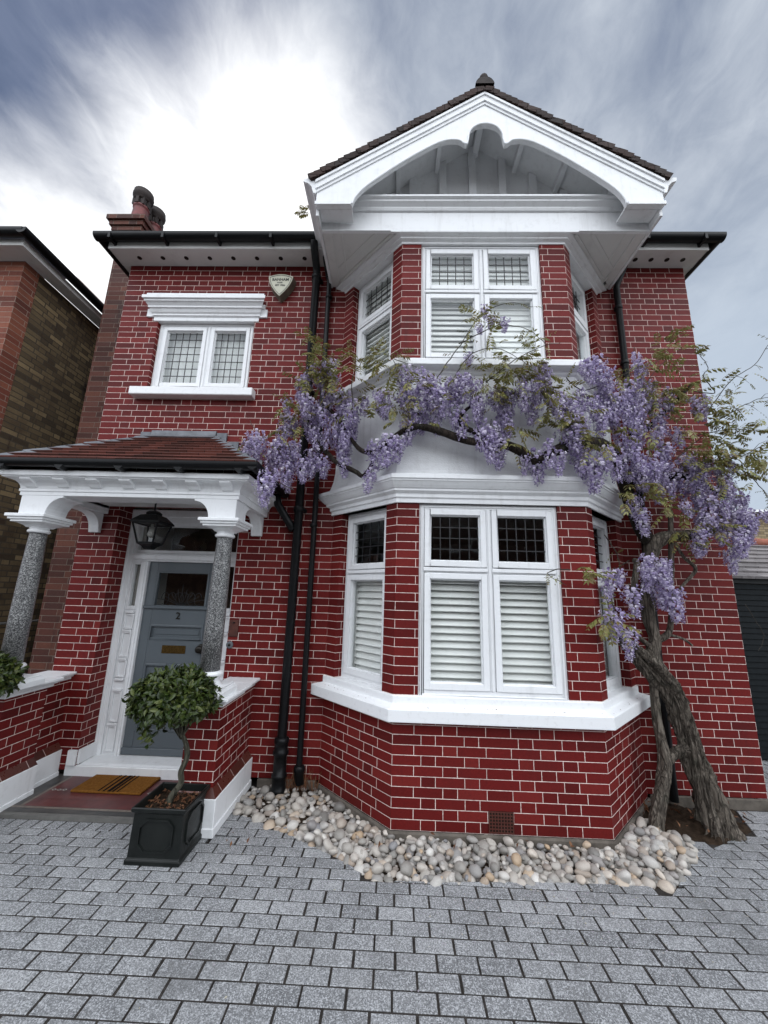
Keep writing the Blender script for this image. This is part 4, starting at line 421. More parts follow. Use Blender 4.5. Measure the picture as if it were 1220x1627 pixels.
def window(F,s0,s1,z0,z1,mull,zt,d=-.022,fw=.045,cw=.05,mw=.045,shut=(),lead_top=None,lead_bot=None,tilt=1.0,pitch=.058,topshut=False,bot=.05,blind=False):
    mb=MB(); db=d-.085
    ring(mb,F,s0,s1,z0,z1,fw,db,d)
    ring(mb,F,s0+fw*.35,s1-fw*.35,z0+.004,z1-fw*.35,fw*.3,d,d+.008)
    edges=[s0+fw]+[x for m_ in mull for x in (m_-mw/2,m_+mw/2)]+[s1-fw]
    cols=[(edges[i],edges[i+1]) for i in range(0,len(edges),2)]
    for m_ in mull:
        mb.lbox(F,m_-mw/2,m_+mw/2,db,d-.001,z0+fw,z1-fw); mb.lbox(F,m_-mw*.22,m_+mw*.22,d-.001,d+.009,z0+fw,z1-fw)
    rows=[(z0+fw,z1-fw)]
    if zt:
        for a,b in cols:
            mb.lbox(F,a,b,db,d-.002,zt-.025,zt+.025); mb.lbox(F,a-.004,b+.004,d-.002,d+.014,zt-.012,zt+.018)
        rows=[(z0+fw,zt-.025),(zt+.025,z1-fw)]
    cells=[]
    for a,b in cols:
        for k,(c,e) in enumerate(rows):
            g=.003; top=(k==len(rows)-1 and zt)
            ring(mb,F,a+g,b-g,c+g,e-g,cw-g,d-.06,d+.010,bot=(bot if k==0 else cw))
            bb=(bot if k==0 else cw)
            ring(mb,F,a+cw-.001,b-cw+.001,c+bb-.001,e-cw+.001,.011,d-.045,d-.012)
            cells.append((a+cw+.009,b-cw-.009,c+bb+.009,e-cw-.009,top))
    w=mb.build('window',M['white'],house,bev=.0035)
    for a,b,c,e,top in cells:
        g=MB(); g.lbox(F,a-.002,b+.002,d-.036,d-.032,c-.002,e+.002); g.build('pane',M['glass'],w)
        ld=lead_top if (top or not zt) else lead_bot
        if ld:
            l=MB(); nc,nr=ld
            for i in range(1,nc):
                x=a+(b-a)*i/nc+random.uniform(-.002,.002); l.lbox(F,x-.0042,x+.0042,d-.0315,d-.0275,c,e)
            for i in range(1,nr):
                z=c+(e-c)*i/nr+random.uniform(-.002,.002); l.lbox(F,a,b,d-.0312,d-.0278,z-.0042,z+.0042)
            l.build('leading',M['came'],w)
    dz=d-.092
    if not blind:
        for a,b in cols:
            t=tilt[cols.index((a,b))] if isinstance(tilt,tuple) else tilt
            slats(F,a+.004,b-.004,z0+.012,(rows[0][1]+.015) if zt else z1-.02,dz,t,pitch,w)
            if topshut: slats(F,a+.004,b-.004,zt-.008,z1-.02,dz-.002,1.25,pitch,w)
    else:
        l=MB(); n=60; dz=d-.15; sa,sb=s0+.01,s1-.01
        pts=[(sa+(sb-sa)*i/n,dz+.03+.012*math.sin(i*1.3)+.006*math.sin(i*2.9+1)) for i in range(n+1)]
        l.grid([[F(s,dd,z0+.01) for s,dd in pts],[F(s,dd,z1-.01) for s,dd in pts]]); l.build('net_curtain',M['blind'],w,recalc=False)
    return w
# lower bay
window(FF,fo[0],fo[1],.972,2.5335,[.7915],1.964,lead_top=(5,4),tilt=.78)
window(FL,lo[0],lo[1],.972,2.5335,[],1.95,lead_top=(4,5),fw=.045,cw=.05,tilt=.95,d=-.08)
window(FR,ro[0],ro[1],.972,2.5335,[],1.95,lead_top=(4,5),fw=.045,cw=.05,tilt=.95,d=-.08)
# upper bay
window(FF,fo[0],fo[1],3.925,5.245,[.7915],4.70,lead_top=(5,4),tilt=(1.05,1.3),topshut=True)
window(FL,lo[0],lo[1],3.925,5.245,[],4.70,lead_top=(5,4),fw=.045,cw=.05,tilt=.25,topshut=True,d=-.08)
window(FR,ro[0],ro[1],3.925,5.245,[],4.70,lead_top=(5,4),fw=.045,cw=.05,tilt=1.0,topshut=True,d=-.08)
# window over the porch
window(FW,-2.855,-1.705,3.965,4.855,[-2.253],None,d=-.05,fw=.055,cw=.045,mw=.05,lead_top=(5,7),blind=True)
mb=MB(); Q=lambda s:(lambda d,z:FW(s,d,z))
mb.prism([(-.05,3.955),(.105,3.94),(.105,3.85),(.09,3.845),(-.05,3.845)],Q(-2.985),Q(-1.60)); mb.build('window_sill',M['sill'],house,bev=.006)
mb=MB()
def headprof(k): return [(-.05,4.845),(.012,4.845),(.012,4.90),(.03,4.905),(.03,4.925),(.045,4.94),(.06,4.975),(.075,4.98),(.075,5.0),(.10,5.03),(.115,5.035),(.115,5.055),(.135,5.06),(.135,5.10),(.10,5.115),(.10,5.15),(-.05,5.15)]
pr=headprof(0); xl,xr=-2.90,-1.66
rows=[[FW(xl+.0-.0-(d*.8 if d>0 else 0),d,z) for d,z in pr+[pr[0]]],[FW(xr+(d*.8 if d>0 else 0),d,z) for d,z in pr+[pr[0]]]]
mb.grid(rows,sm=False); mb.face(rows[0][:-1][::-1]); mb.face(rows[1][:-1])
mb.lbox(FW,-2.995,-1.555,-.02,.02,4.895,5.0); mb.lbox(FW,-2.965,-1.585,-.02,.028,5.002,5.06)
mb.build('window_pediment',M['white'],house,bev=.002)
# ------------------------------------------------------------------ gable
CX=.822; AZ=6.80; SL=.675
def zr(x,o=0): return AZ-SL*abs(x-CX)+o
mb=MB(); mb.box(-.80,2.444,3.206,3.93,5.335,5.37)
mb.build('gable_soffit',M['shaded_soffit'],house)
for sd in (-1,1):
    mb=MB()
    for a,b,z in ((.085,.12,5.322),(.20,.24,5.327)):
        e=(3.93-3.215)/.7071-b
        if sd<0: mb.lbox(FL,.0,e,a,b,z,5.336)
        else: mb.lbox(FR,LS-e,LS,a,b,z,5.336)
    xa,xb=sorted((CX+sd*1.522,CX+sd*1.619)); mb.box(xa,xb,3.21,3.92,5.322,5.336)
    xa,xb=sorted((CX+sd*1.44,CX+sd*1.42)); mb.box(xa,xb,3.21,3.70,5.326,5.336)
    mb.build('soffit_moulding',M['shaded_soffit'],house,bev=.003)
mb=MB(); mb.box(-.80,2.444,3.182,3.205,5.305,5.56)
mb.prism([(3.205,5.545),(3.165,5.545),(3.155,5.565),(3.155,5.58),(3.125,5.60),(3.115,5.605),(3.115,5.625),(3.09,5.635),(3.09,5.655),(3.205,5.67)],lambda y,z:(-.75,y,z),lambda y,z:(2.394,y,z))
mb.box(-.795,-.10,3.172,3.182,5.308,5.322); mb.box(1.76,2.439,3.172,3.182,5.308,5.322)
mb.build('frieze_board',M['white'],house,bev=.002)
mb=MB()
poly=[(-.80,5.56),(2.444,5.56),(2.444,zr(2.444)),(CX,AZ),(-.80,zr(-.80))]
mb.prism(poly,lambda x,z:(x,3.46,z),lambda x,z:(x,3.54,z)); mb.build('gable_panel',M['white'],house)
for k in range(-4,5):
    x=CX-.04+k*.33; mb=MB()
    if zr(x)>5.8: mb.hexa([(x-.04,3.415,5.66),(x+.04,3.415,5.66),(x+.04,3.46,5.66),(x-.04,3.46,5.66),(x-.04,3.415,zr(x-.04,-.03)),(x+.04,3.415,zr(x+.04,-.03)),(x+.04,3.46,zr(x+.04,-.03)),(x-.04,3.46,zr(x-.04,-.03))])
    if zr(x)>5.8: mb.build('gable_batten',M['white'],house,bev=.003)
# bargeboard
n=len(BARGE); inner=[]
for i in range(n):
    x,z=BARGE[i]; x2,z2=BARGE[n-1-i]; inner.append((((x-CX)-(x2-CX))/2+CX,(z+z2)/2))
# densify by Catmull-Rom
def cr(pts,k=3):
    o=[]
    for i in range(len(pts)-1):
        p0=pts[max(i-1,0)];p1=pts[i];p2=pts[i+1];p3=pts[min(i+2,len(pts)-1)]
        for j in range(k):
            t=j/k; o.append(tuple(.5*(2*p1[a]+(p2[a]-p0[a])*t+(2*p0[a]-5*p1[a]+4*p2[a]-p3[a])*t*t+(3*p1[a]-p0[a]-3*p2[a]+p3[a])*t**3) for a in range(len(p1))))
    o.append(pts[-1]); return o
inner=cr(inner[:10],3)[:-1]+cr(inner[9:19],3)[:-1]+cr(inner[18:],3)
mb=MB()
# built as a strip between the inner curve and the roof line so it stays well formed
top=[(x,zr(x,-.012)) for x,z in inner]
yf,yb=2.985,3.025
I=[(x,z) for x,z in inner]
for (a,b),(c,d) in zip(zip(I,top),zip(I[1:],top[1:])):
    mb.face([(a[0],yf,a[1]),(c[0],yf,c[1]),(d[0],yf,d[1]),(b[0],yf,b[1])]); mb.face([(b[0],yb,b[1]),(d[0],yb,d[1]),(c[0],yb,c[1]),(a[0],yb,a[1])])
    mb.face([(a[0],yb,a[1]),(c[0],yb,c[1]),(c[0],yf,c[1]),(a[0],yf,a[1])])
for sg in (-1,1):
    xi=I[0][0] if sg<0 else I[-1][0]; zi=I[0][1]; xo=CX+sg*1.647
    P=[(xi,5.39),(xo,5.39),(xo,zr(xo,-.012)),(xi,zr(xi,-.012))]
    mb.prism(P,lambda x,z:(x,yf,z),lambda x,z:(x,yb,z))
mb.build('bargeboard',M['white'],house)
mb=MB()
for sg in (-1,1):
    for o0,o1,pr_ in ((-.018,-.15,.010),(-.018,-.115,.022),(-.018,-.05,.034)):
        xo=CX+sg*1.66
        P=[(CX,AZ+o0),(CX,AZ+o1),(xo,zr(xo,o1)),(xo,zr(xo,o0))]
        mb.prism(P,lambda x,z:(x,yf-pr_,z),lambda x,z:(x,yf-.0005,z))
    xa,xb=sorted((CX+sg*1.655,CX+sg*1.305)); mb.box(xa,xb,yf-.018,yf-.0005,5.387,5.425)
    pp=[(x,z) for x,z in I]
for a,b in zip(I,I[1:]):   # bead along the cut edge
    pass
mb.tube([(x,yf-.004,z) for x,z in I],.010,6)
mb.build('bargeboard_moulding',M['white'],house,bev=.002)
mb=MB()
for sg in (-1,1):
    xo=CX+sg*1.64
    P=[(CX,AZ-.03),(xo,zr(xo,-.03)),(xo,zr(xo,-.012)),(CX,AZ-.012)]
    mb.prism(P,lambda x,z:(x,3.026,z),lambda x,z:(x,3.539,z))
    for dx in (.43,.86,1.34):
        x=CX+sg*dx; w=.024 if dx<1.3 else .045; h=.10 if dx<1.3 else .17
        mb.hexa([(x-w,3.03,zr(x,-h)),(x+w,3.03,zr(x,-h)),(x+w,3.535,zr(x,-h)),(x-w,3.535,zr(x,-h)),(x-w,3.03,zr(x,-.031)),(x+w,3.03,zr(x,-.031)),(x+w,3.535,zr(x,-.031)),(x-w,3.535,zr(x,-.031))])
mb.box(CX-.03,CX+.03,3.03,3.535,AZ-.16,AZ-.06)
# boxed eaves at the sides of the gable
for sg in (-1,1):
    xa,xb=sorted((CX+sg*1.622,CX+sg*1.65)); mb.box(xa,xb,3.026,3.93,5.318,5.66)
    xa,xb=sorted((CX+sg*1.30,CX+sg*1.62)); mb.box(xa,xb,3.03,3.165,5.392,5.41)
mb.build('gable_eaves',M['white'],house,bev=.002)
for sg in (-1,1):
    mb=MB(); P=[(CX+sg*d,z) for d,z in ((1.652,5.52),(1.675,5.52),(1.69,5.56),(1.70,5.60),(1.735,5.64),(1.775,5.655),(1.785,5.665),(1.785,5.70),(1.652,5.70))]
    mb.prism(P,lambda x,z:(x,2.97,z),lambda x,z:(x,3.86,z))
    mb.build('gable_gutter',M['white'],house,bev=.002)
# gable roof tiles: stepped courses
mb=MB()
ang=math.atan(SL); ln=1.70/math.cos(ang); nC=30
for sg in (-1,1):
    for k in range(nC):
        a=ln*k/nC; b=ln*(k+1)/nC+.02      # distance up from eave
        def pt(sdist,h,y):
            dx=1.70-sdist*math.cos(ang); x=CX+sg*dx
            return (x+sg*h*math.sin(ang),y,zr(x)+h*math.cos(ang))
        ya=2.94+random.uniform(-.006,.006)
        mb.hexa([pt(a,.012,ya),pt(a,.012,6.2),pt(b,-.008,6.2),pt(b,-.008,ya),pt(a,.072,ya),pt(a,.072,6.2),pt(b,.054,6.2),pt(b,.054,ya)])
mb.build('gable_roof',M['tile_dark'],house,recalc=True,merge=False)
mb=MB()
for i in range(9):
    y0=2.93+i*.33
    rows=[]
    for y,r in ((y0,.098),(y0+.03,.098),(y0+.032,.09),(y0+.328,.086)):
        rows.append([(CX+r*math.sin(t),y,AZ+.03+r*1.25*math.cos(t)) for t in [(-1.35+2.7*q/10) for q in range(11)]])
    mb.grid(rows)
mb.lathe([(.05,0),(.055,.03),(.035,.05),(.05,.075),(.045,.10),(.015,.125)],(CX,2.985,AZ+.115),12)
mb.face([(CX+.098*math.sin(t),2.931,AZ+.03+.1225*math.cos(t)) for t in [(-1.35+2.7*q/10) for q in range(11)]])
mb.build('ridge_tiles',M['sooty'],house,recalc=False)
# main roof
mb=MB()
e=5.71; x0,x1,y0,y1=-3.50,3.54,3.64,10.1; zt_=8.3; yr0=6.7; h0,h1=-.5,.5
mb.face([(x0,y0,e),(x1,y0,e),(h1,yr0,zt_),(h0,yr0,zt_)]); mb.face([(x1,y0,e),(x1,y1,e),(h1,yr0,zt_)]); mb.face([(x1,y1,e),(x0,y1,e),(h0,yr0,zt_),(h1,yr0,zt_)]); mb.face([(x0,y1,e),(x0,y0,e),(h0,yr0,zt_)])
mb.build('main_roof',M['tile'],house,recalc=False)
# main eaves
def half_round(mb,r,fa,fb):
    P=[(r*math.cos(t),-r*math.sin(t)*.95) for t in [PI*q/12 for q in range(13)]]
    P=P+[(-r,.018),(r,.018)]
    mb.prism(P,fa,fb)
def eaves(xa,xb,ga,gb,side):
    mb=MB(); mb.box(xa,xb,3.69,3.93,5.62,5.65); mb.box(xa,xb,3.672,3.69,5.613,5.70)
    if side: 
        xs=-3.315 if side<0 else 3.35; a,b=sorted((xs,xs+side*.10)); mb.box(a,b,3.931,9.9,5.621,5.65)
    mb.build('eaves_soffit',M['shaded_soffit'],house,bev=.003)
    g=MB(); half_round(g,.055,lambda a,b:(ga,3.613+a,5.715+b),lambda a,b:(gb,3.613+a,5.715+b))
    x=ga+.2
    while x<gb-.05:
        g.box(x-.014,x+.014,3.553,3.672,5.645,5.72); x+=.62
    if side:
        X=(-3.315-.17) if side<0 else 3.35+.17
        half_round(g,.055,lambda a,b:(X+a,3.60,5.714+b),lambda a,b:(X+a,9.9,5.714+b))
        a,b=sorted((xs+side*.10,xs+side*.115)); g.box(a,b,3.67,9.9,5.612,5.70)
    g.build('gutter',M['gutter'],house)
eaves(-3.42,-.83,-3.53,-.87,-1); eaves(2.475,3.455,2.52,3.565,1)
for x in [-3.13+i*.285 for i in range(8)]+[2.72,2.9,3.08,3.26]:
    mb=MB(); mb.lathe([(.026,0),(.026,.006)],(x,3.81,5.6155),12); mb.build('soffit_vent',M['iron'],house)
# downpipes
mb=MB()
mb.tube([(-.985,3.62,5.66),(-.985,3.64,5.60),(-.985,3.80,5.50),(-.985,3.845,5.44),(-.985,3.845,.05)],.043,14)
for z in (5.36,3.9,2.55): mb.lathe([(.043,0),(.056,.008),(.056,.05),(.043,.058)],(-.985,3.845,z),14); mb.box(-1.05,-.92,3.885,3.93,z+.01,z+.045)
mb.lathe([(.045,0),(.066,.004),(.066,.03),(.06,.036),(.06,.12),(.068,.126),(.068,.15),(.058,.156),(.058,.30),(.07,.31),(.07,.34),(.06,.35),(.06,.40),(.066,.405),(.066,.44),(.05,.45)],(-.985,3.845,.0),16)
mb.build('downpipe',M['black'],house,merge=False)
mb=MB()
mb.tube([(-.86,3.66,5.50),(-.855,3.80,5.44),(-.84,3.875,5.36),(-.835,3.875,5.2),(-.815,3.875,.08)],.028,12)
for z in (5.12,3.7,2.4): mb.lathe([(.028,0),(.037,.005),(.04,.02),(.037,.035),(.028,.04)],(-.83,3.875,z),12)
mb.lathe([(.04,0),(.046,.004),(.046,.10),(.05,.105),(.05,.14),(.04,.15)],(-.813,3.875,.06),14)
mb.build('downpipe',M['black'],house,merge=False)
mb=MB(); mb.tube([(2.62,3.64,5.68),(2.56,3.75,5.5),(2.51,3.875,5.3),(2.50,3.875,.05)],.034,12)
for z in (5.0,4.3,2.6): mb.lathe([(.034,0),(.044,.005),(.044,.04),(.034,.045)],(2.505,3.875,z),12)
mb.build('downpipe',M['black'],house,merge=False)
# porch gutter branch into the downpipe
mb=MB(); mb.tube([(-1.22,3.80,2.72),(-1.20,3.82,2.62),(-1.08,3.85,2.44),(-1.03,3.85,2.36)],.04,10); mb.build('branch_pipe',M['black'],house)
# air brick
mb=MB(); mb.lbox(FF,.722,.908,-.004,.002,.058,.200)
mb.build('air_vent',M['iron'],house)
mb=MB()
for i in range(9):
    s=.724+i*.0219; mb.lbox(FF,s,s+.007,.002,.006,.060,.198)
for i in range(7):
    z=.060+i*.0218; mb.lbox(FF,.724,.906,.002,.0056,z,z+.007)
mb.build('vent_grille',M['plinthbrick'],house)
# chimney
mb=MB()
def cbox(x0,x1,y0,y1,z0,z1): mb.box(x0,x1,y0,y1,z0,z1)
cbox(-4.0,-3.33,4.42,5.05,0,5.4); cbox(-4.0,-3.70,4.42,4.95,5.4,6.50)
for i,o in enumerate((.02,.04,.065,.09,.12)): cbox(-4.0-o,-3.70+o,4.42-o,4.95+o,6.50+i*.07,6.57+i*.07-.0005)
ch=mb.build('chimney_stack',M['brick_plain'],house)
def pot(x,y,h):
    p=MB(); z=6.85; n=20
    p.lathe([(.135,z-.02),(.12,z+.06),(.10,z+h*.5),(.098,z+h*.55),(.108,z+h*.56),(.108,z+h*.60),(.098,z+h*.61)],(x,y,0),n,m=0,cap=False)
    # slotted collar: posts with gaps, then a flared rim
    for k in range(8):
        t=2*PI*k/8; p.box(x+.094*math.cos(t)-.022,x+.094*math.cos(t)+.022,y+.094*math.sin(t)-.022,y+.094*math.sin(t)+.022,z+h*.60,z+h*.76,m=1)
    p.lathe([(.09,z+h*.75),(.115,z+h*.755),(.115,z+h*.80),(.12,z+h*.81),(.135,z+h*.86),(.138,z+h*.92),(.125,z+h*.96),(.13,z+h),(.08,z+h),(.07,z+h*.8)],(x,y,0),n,m=1,cap=False)
    p.build('chimney_pot',[M['pot'],M['sooty']],ch,merge=False,recalc=False)
pot(-3.86,4.56,.66); pot(-3.86,4.86,.68)
# ------------------------------------------------------------------ porch
PX0,PX1=-3.10,-1.455
def col(x):
    mb=MB(); y=3.25
    mb.lathe([(.076,1.11),(.075,1.5),(.071,1.85),(.063,2.12),(.061,2.19)],(x,y,0),32)
    c=mb.build('column',M['granite'],house)
    mb=MB()
    mb.lathe([(.065,2.185),(.077,2.19),(.081,2.20),(.077,2.212),(.068,2.216),(.070,2.235)],(x,y,0),28)
    mb.sq([(.066,2.232),(.078,2.246),(.11,2.262),(.14,2.268),(.14,2.284),(.155,2.288),(.155,2.304),(.17,2.308),(.17,2.33),(.165,2.334)],(x,y,0))
    # box block with curved brackets above the abacus
    sg=1 if x<-2 else -1
    xo=x-sg*.115; 
    P=[(xo,2.334),(x+sg*.115,2.334)]+[(x+sg*(.115+.135*(1-math.cos(t))),2.334+.15*math.sin(t)) for t in [PI/2*q/8 for q in range(1,9)]]+[(x+sg*.25,2.50),(xo,2.50)]
    mb.prism(P,lambda a,b:(a,y-.11,b),lambda a,b:(a,y+.11,b))
    P=[(y+.11,2.336)]+[(y+.11+.13*(1-math.cos(t)),2.336+.148*math.sin(t)) for t in [PI/2*q/8 for q in range(1,9)]]+[(y+.24,2.499),(y+.11,2.499)]
    mb.prism(P,lambda a,b:(x-.105,a,b),lambda a,b:(x+.105,a,b))
    mb.build('capital',M['white'],c,bev=.003)
    mb=MB()
    mb.lathe([(.078,1.115),(.092,1.112),(.104,1.10),(.104,1.085),(.092,1.075),(.078,1.07),(.078,1.05),(.094,1.02),(.12,1.005)],(x,y,0),28)
    mb.sq([(.15,.995),(.15,1.008),(.14,1.01)],(x,y,0)); mb.sq([(.17,.93),(.17,.975),(.16,.985),(.155,.995)],(x,y,0))
    mb.build('column_base',M['white'],c,bev=.003)
col(PX0); col(PX1)
# entablature
mb=MB()
for x in (-3.225,-1.33): pass
bx0,bx1=-3.24,-1.325
mb.box(bx0,bx1,3.14,3.36,2.501,2.56); mb.box(bx0-.008,bx1+.008,3.132,3.14,2.535,2.558)
mb.box(bx0+.01,bx0+.20,3.36,3.93,2.502,2.60); mb.box(bx1-.20,bx1-.01,3.36,3.93,2.502,2.60)
mb.build('porch_beam',M['white'],house,bev=.003)
mb=MB()
# coved soffit and fascia (three sides)
def eav(o): return [(bx0-o,3.93),(bx0-o,3.14-o),(bx1+o,3.14-o),(bx1+o,3.93)]
pr=[(-.20,2.56),(.002,2.56),(.006,2.585),(.018,2.608),(.038,2.626),(.065,2.636),(.095,2.640),(.095,2.648),(.112,2.652),(.112,2.69),(.10,2.70),(-.20,2.70)]
cols=[[(eav(o)[k][0],eav(o)[k][1],z) for o,z in pr+[pr[0]]] for k in range(4)]
mb.grid(cols,sm=False)
mb.build('porch_cornice',M['white'],house)
for i in range(7):
    mb=MB(); x=bx0+.10+(bx1-bx0-.2)*i/6
    P=[(3.136,2.568),(3.136,2.60),(3.09,2.639),(3.05,2.639),(3.052,2.624),(3.07,2.612),(3.10,2.600),(3.12,2.575)]
    mb.prism(P,lambda a,b:(x-.05,a,b),lambda a,b:(x+.05,a,b))
    mb.build('porch_modillion',M['white'],house,bev=.004)
mb=MB(); mb.box(-3.2,-1.37,3.37,3.92,2.585,2.599); mb.build('porch_ceiling',M['shaded_soffit'],house)
# wall brackets
for x in (bx0+.10,bx1-.10):
    mb=MB()
    P=[(3.93,2.30),(3.895,2.30),(3.89,2.33)]+[(3.885-.16*(1-math.cos(t)),2.34+.15*math.sin(t)) for t in [PI/2*q/7 for q in range(1,8)]]+[(3.70,2.5005),(3.93,2.5005)]
    mb.prism(P,lambda a,b:(x-.055,a,b),lambda a,b:(x+.055,a,b)); mb.build('porch_bracket',M['white'],house,bev=.004)
# porch gutter and roof
mb=MB()
g0,g1,gy=-3.40,-1.165,2.985
half_round(mb,.046,lambda a,b:(g0-.04,gy+a,2.755+b),lambda a,b:(g1+.04,gy+a,2.755+b))
half_round(mb,.046,lambda a,b:(g1+a,gy-.04,2.754+b),lambda a,b:(g1+a,3.92,2.754+b)); half_round(mb,.046,lambda a,b:(g0+a,gy-.04,2.754+b),lambda a,b:(g0+a,3.92,2.754+b))
for i in range(5):
    x=g0+.12+i*.5; mb.prism([(x-.04,2.725),(x+.04,2.725),(x+.012,2.69),(x-.012,2.69)],lambda a,b:(a,gy-.03,b),lambda a,b:(a,gy+.06,b))
mb.build('porch_gutter',M['gutter'],house)
mb=MB()
ez=2.765; tz=3.385; ey=2.97; tx0,tx1=-2.66,-2.01; ex0,ex1=-3.42,-1.145; nk=10
for k in range(nk):
    a=k/nk; b=min(1,(k+1)/nk+.02); L=lambda p,q,t:p+(q-p)*t
    th0,th1=.026,.006
    ya,yb=L(ey,3.93,a),L(ey,3.93,b); za,zb=L(ez,tz,a),L(ez,tz,b)
    mb.hexa([(L(ex0,tx0,a),ya,za),(L(ex1,tx1,a),ya,za),(L(ex1,tx1,b),yb,zb),(L(ex0,tx0,b),yb,zb),(L(ex0,tx0,a),ya-.012,za+th0),(L(ex1,tx1,a),ya-.012,za+th0),(L(ex1,tx1,b),yb,zb+th1),(L(ex0,tx0,b),yb,zb+th1)])
    for sx,e_,t_ in ((-1,ex0,tx0),(1,ex1,tx1)):
        xa,xb=L(e_,t_,a),L(e_,t_,b)
        mb.hexa([(xa,ya,za),(xa,3.93,za),(xb,3.93,zb),(xb,yb,zb),(xa+sx*.012,ya,za+th0),(xa+sx*.012,3.93,za+th0),(xb,3.93,zb+th1),(xb,yb,zb+th1)])
mb.build('porch_roof',M['tile'],house,merge=False)
mb=MB()
for e_,t_ in ((ex0,tx0),(ex1,tx1)):
    # overlapping lead hip saddles
    for k in range(6):
        a,b=k/6,(k+1)/6+.02
        A=V3((e_+(t_-e_)*a,ey+(3.93-ey)*a,ez+(tz-ez)*a+.036+.006*(k%2))); B=V3((e_+(t_-e_)*b,ey+(3.93-ey)*b,ez+(tz-ez)*b+.030))
        sx=1 if e_<-2.3 else -1
        w=.075
        f=V3((sx*.10,-.02,-.05)); sd=V3((-sx*.05,.07,-.05))
        mb.face([A+f*.9,B+f*.9,B,A]); mb.face([A,B,B+sd,A+sd]); mb.face([A+f*.9,A,A-V3((0,0,.03)),A+f*.9-V3((0,0,.02))])
rz=[(3.93,3.455),(3.905,3.45),(3.895,3.40),(3.86,3.365),(3.82,3.345),(3.83,3.335),(3.93,3.36)]
mb.prism(rz,lambda a,b:(-2.70,a,b),lambda a,b:(-1.98,a,b))
for i in range(4): mb.box(-1.97+i*.14,-1.86+i*.14,3.905,3.93,3.33-i*.10,3.43-i*.10)
for i in range(4): mb.box(-2.82-i*.12,-2.71-i*.12,3.905,3.93,3.33-i*.10,3.43-i*.10)
mb.build('lead_flashing',M['lead'],house,recalc=False,merge=False)
# dwarf walls
def dwarf(xi,xo,sg):
    # sg +1: right-hand wall (outer side +x)
    a,b=sorted((xi,xo)); mb=MB()
    mb.box(a,b,3.215,3.60,.28,.875)
    a2,b2=sorted((xi+sg*.07,xo-(.0 if sg>0 else -.0)))
    mb.box(a2,b2,3.60,3.929,.28,.875)
    w=mb.build('porch_wall',M['brick'],house)
    # sloped brown plinth course, white plinth
    mb=MB(); o=.045
    def ringprism(z0,z1,o0,o1):
        P0=[(a-o0,3.215-o0),(b+o0,3.215-o0),(b+o0,3.60+o0 if 0 else 3.60),(a-o0,3.60)]
        P1=[(a-o1,3.215-o1),(b+o1,3.215-o1),(b+o1,3.60),(a-o1,3.60)]
        mb.hexa([(x,y,z0) for x,y in P0]+[(x,y,z1) for x,y in P1])
        mb.hexa([(a2-(o0 if sg<0 or 1 else 0),3.60,z0),(b2+o0,3.60,z0),(b2+o0,3.9285,z0),(a2-o0,3.9285,z0),(a2-o1,3.60,z1),(b2+o1,3.60,z1),(b2+o1,3.9285,z1),(a2-o1,3.9285,z1)])
    ringprism(.245,.30,o,.002); mb.build('plinth_brick',M['plinthbrick'],w,recalc=True)
    mb=MB(); ringprism(0,.245,o+.006,o+.006); ringprism(0.001,.06,o+.016,o+.014); mb.build('plinth',M['white'],w,bev=.004)
    mb=MB()
    for z0,z1,o_ in ((.86,.885,.025),(.885,.905,.045),(.905,.932,.07)):
        mb.box(a-o_,b+o_,3.215-o_,3.615+o_,z0,z1); mb.box(a2-o_+.012,b2+o_-.012,3.615+o_,3.929,z0+.001,z1-.001)
    mb.build('wall_cap',M['white'],w,bev=.006)
dwarf(-1.575,-1.315,1); dwarf(-3.05,-3.30,-1)
# doorway reveal, frame, door
FD=frame((0,4.15,0),(1,0,0),(0,-1,0))
mb=MB()
mb.lbox(FD,-2.93,-2.86,-.08,0,.12,2.52); mb.lbox(FD,-1.69,-1.61,-.08,0,.12,2.52)   # outer jambs
mb.lbox(FD,-2.86,-1.69,-.08,0,2.45,2.52); mb.lbox(FD,-2.93,-1.61,-.08,.02,2.52,2.60)
mb.lbox(FD,-2.86,-1.69,-.08,0,2.03,2.12); mb.lbox(FD,-2.86,-1.69,0,.022,2.05,2.10)
for x in (-2.695,-1.86): mb.lbox(FD,x-.028,x+.028,-.08,.004,.12,2.03); mb.lbox(FD,x-.012,x+.012,.004,.016,.12,2.03)
for x0,x1 in ((-2.86,-2.723),(-1.832,-1.69)):
    mb.lbox(FD,x0,x1,-.07,-.022,.12,1.52); ring(mb,FD,x0,x1,1.52,2.03,.035,-.07,-.012)
    for z in (1.49,1.30,1.02,.82,.72,.40): mb.lbox(FD,x0+.022,x1-.022,-.022,.004,z-.012,z+.012)
    for c,d in ((.15,.39),(.42,.71),(.84,1.01),(1.04,1.29),(1.32,1.47)):
        ring(mb,FD,x0+.018,x1-.018,c,d,.018,-.022,-.006)
ring(mb,FD,-2.86,-1.69,2.12,2.45,.035,-.07,-.015)
mb.lbox(FD,-2.922,-2.90,0,.02,.12,2.52); mb.lbox(FD,-1.64,-1.615,0,.02,.12,2.52)
mb.build('door_frame',M['white'],house,bev=.004)
for nm,s0,s1,z0,z1 in (('sidelight',-2.826,-2.757,1.555,1.995),('sidelight',-1.798,-1.724,1.555,1.995),('fanlight',-2.826,-1.724,2.155,2.415)):
    mb=MB(); mb.lbox(FD,s0,s1,-.045,-.041,z0,z1); mb.build(nm,M['glass'],house)
mb=MB()
d0,d1=-2.666,-1.889; zb,ztp=.125,2.028
mb.lbox(FD,d0,d0+.10,-.075,-.03,zb,ztp); mb.lbox(FD,d1-.10,d1,-.075,-.03,zb,ztp)
for a,b in ((zb,.34),(.98,1.22),(1.37,1.55),(1.93,ztp)): mb.lbox(FD,d0+.10,d1-.10,-.075,-.03,a,b)
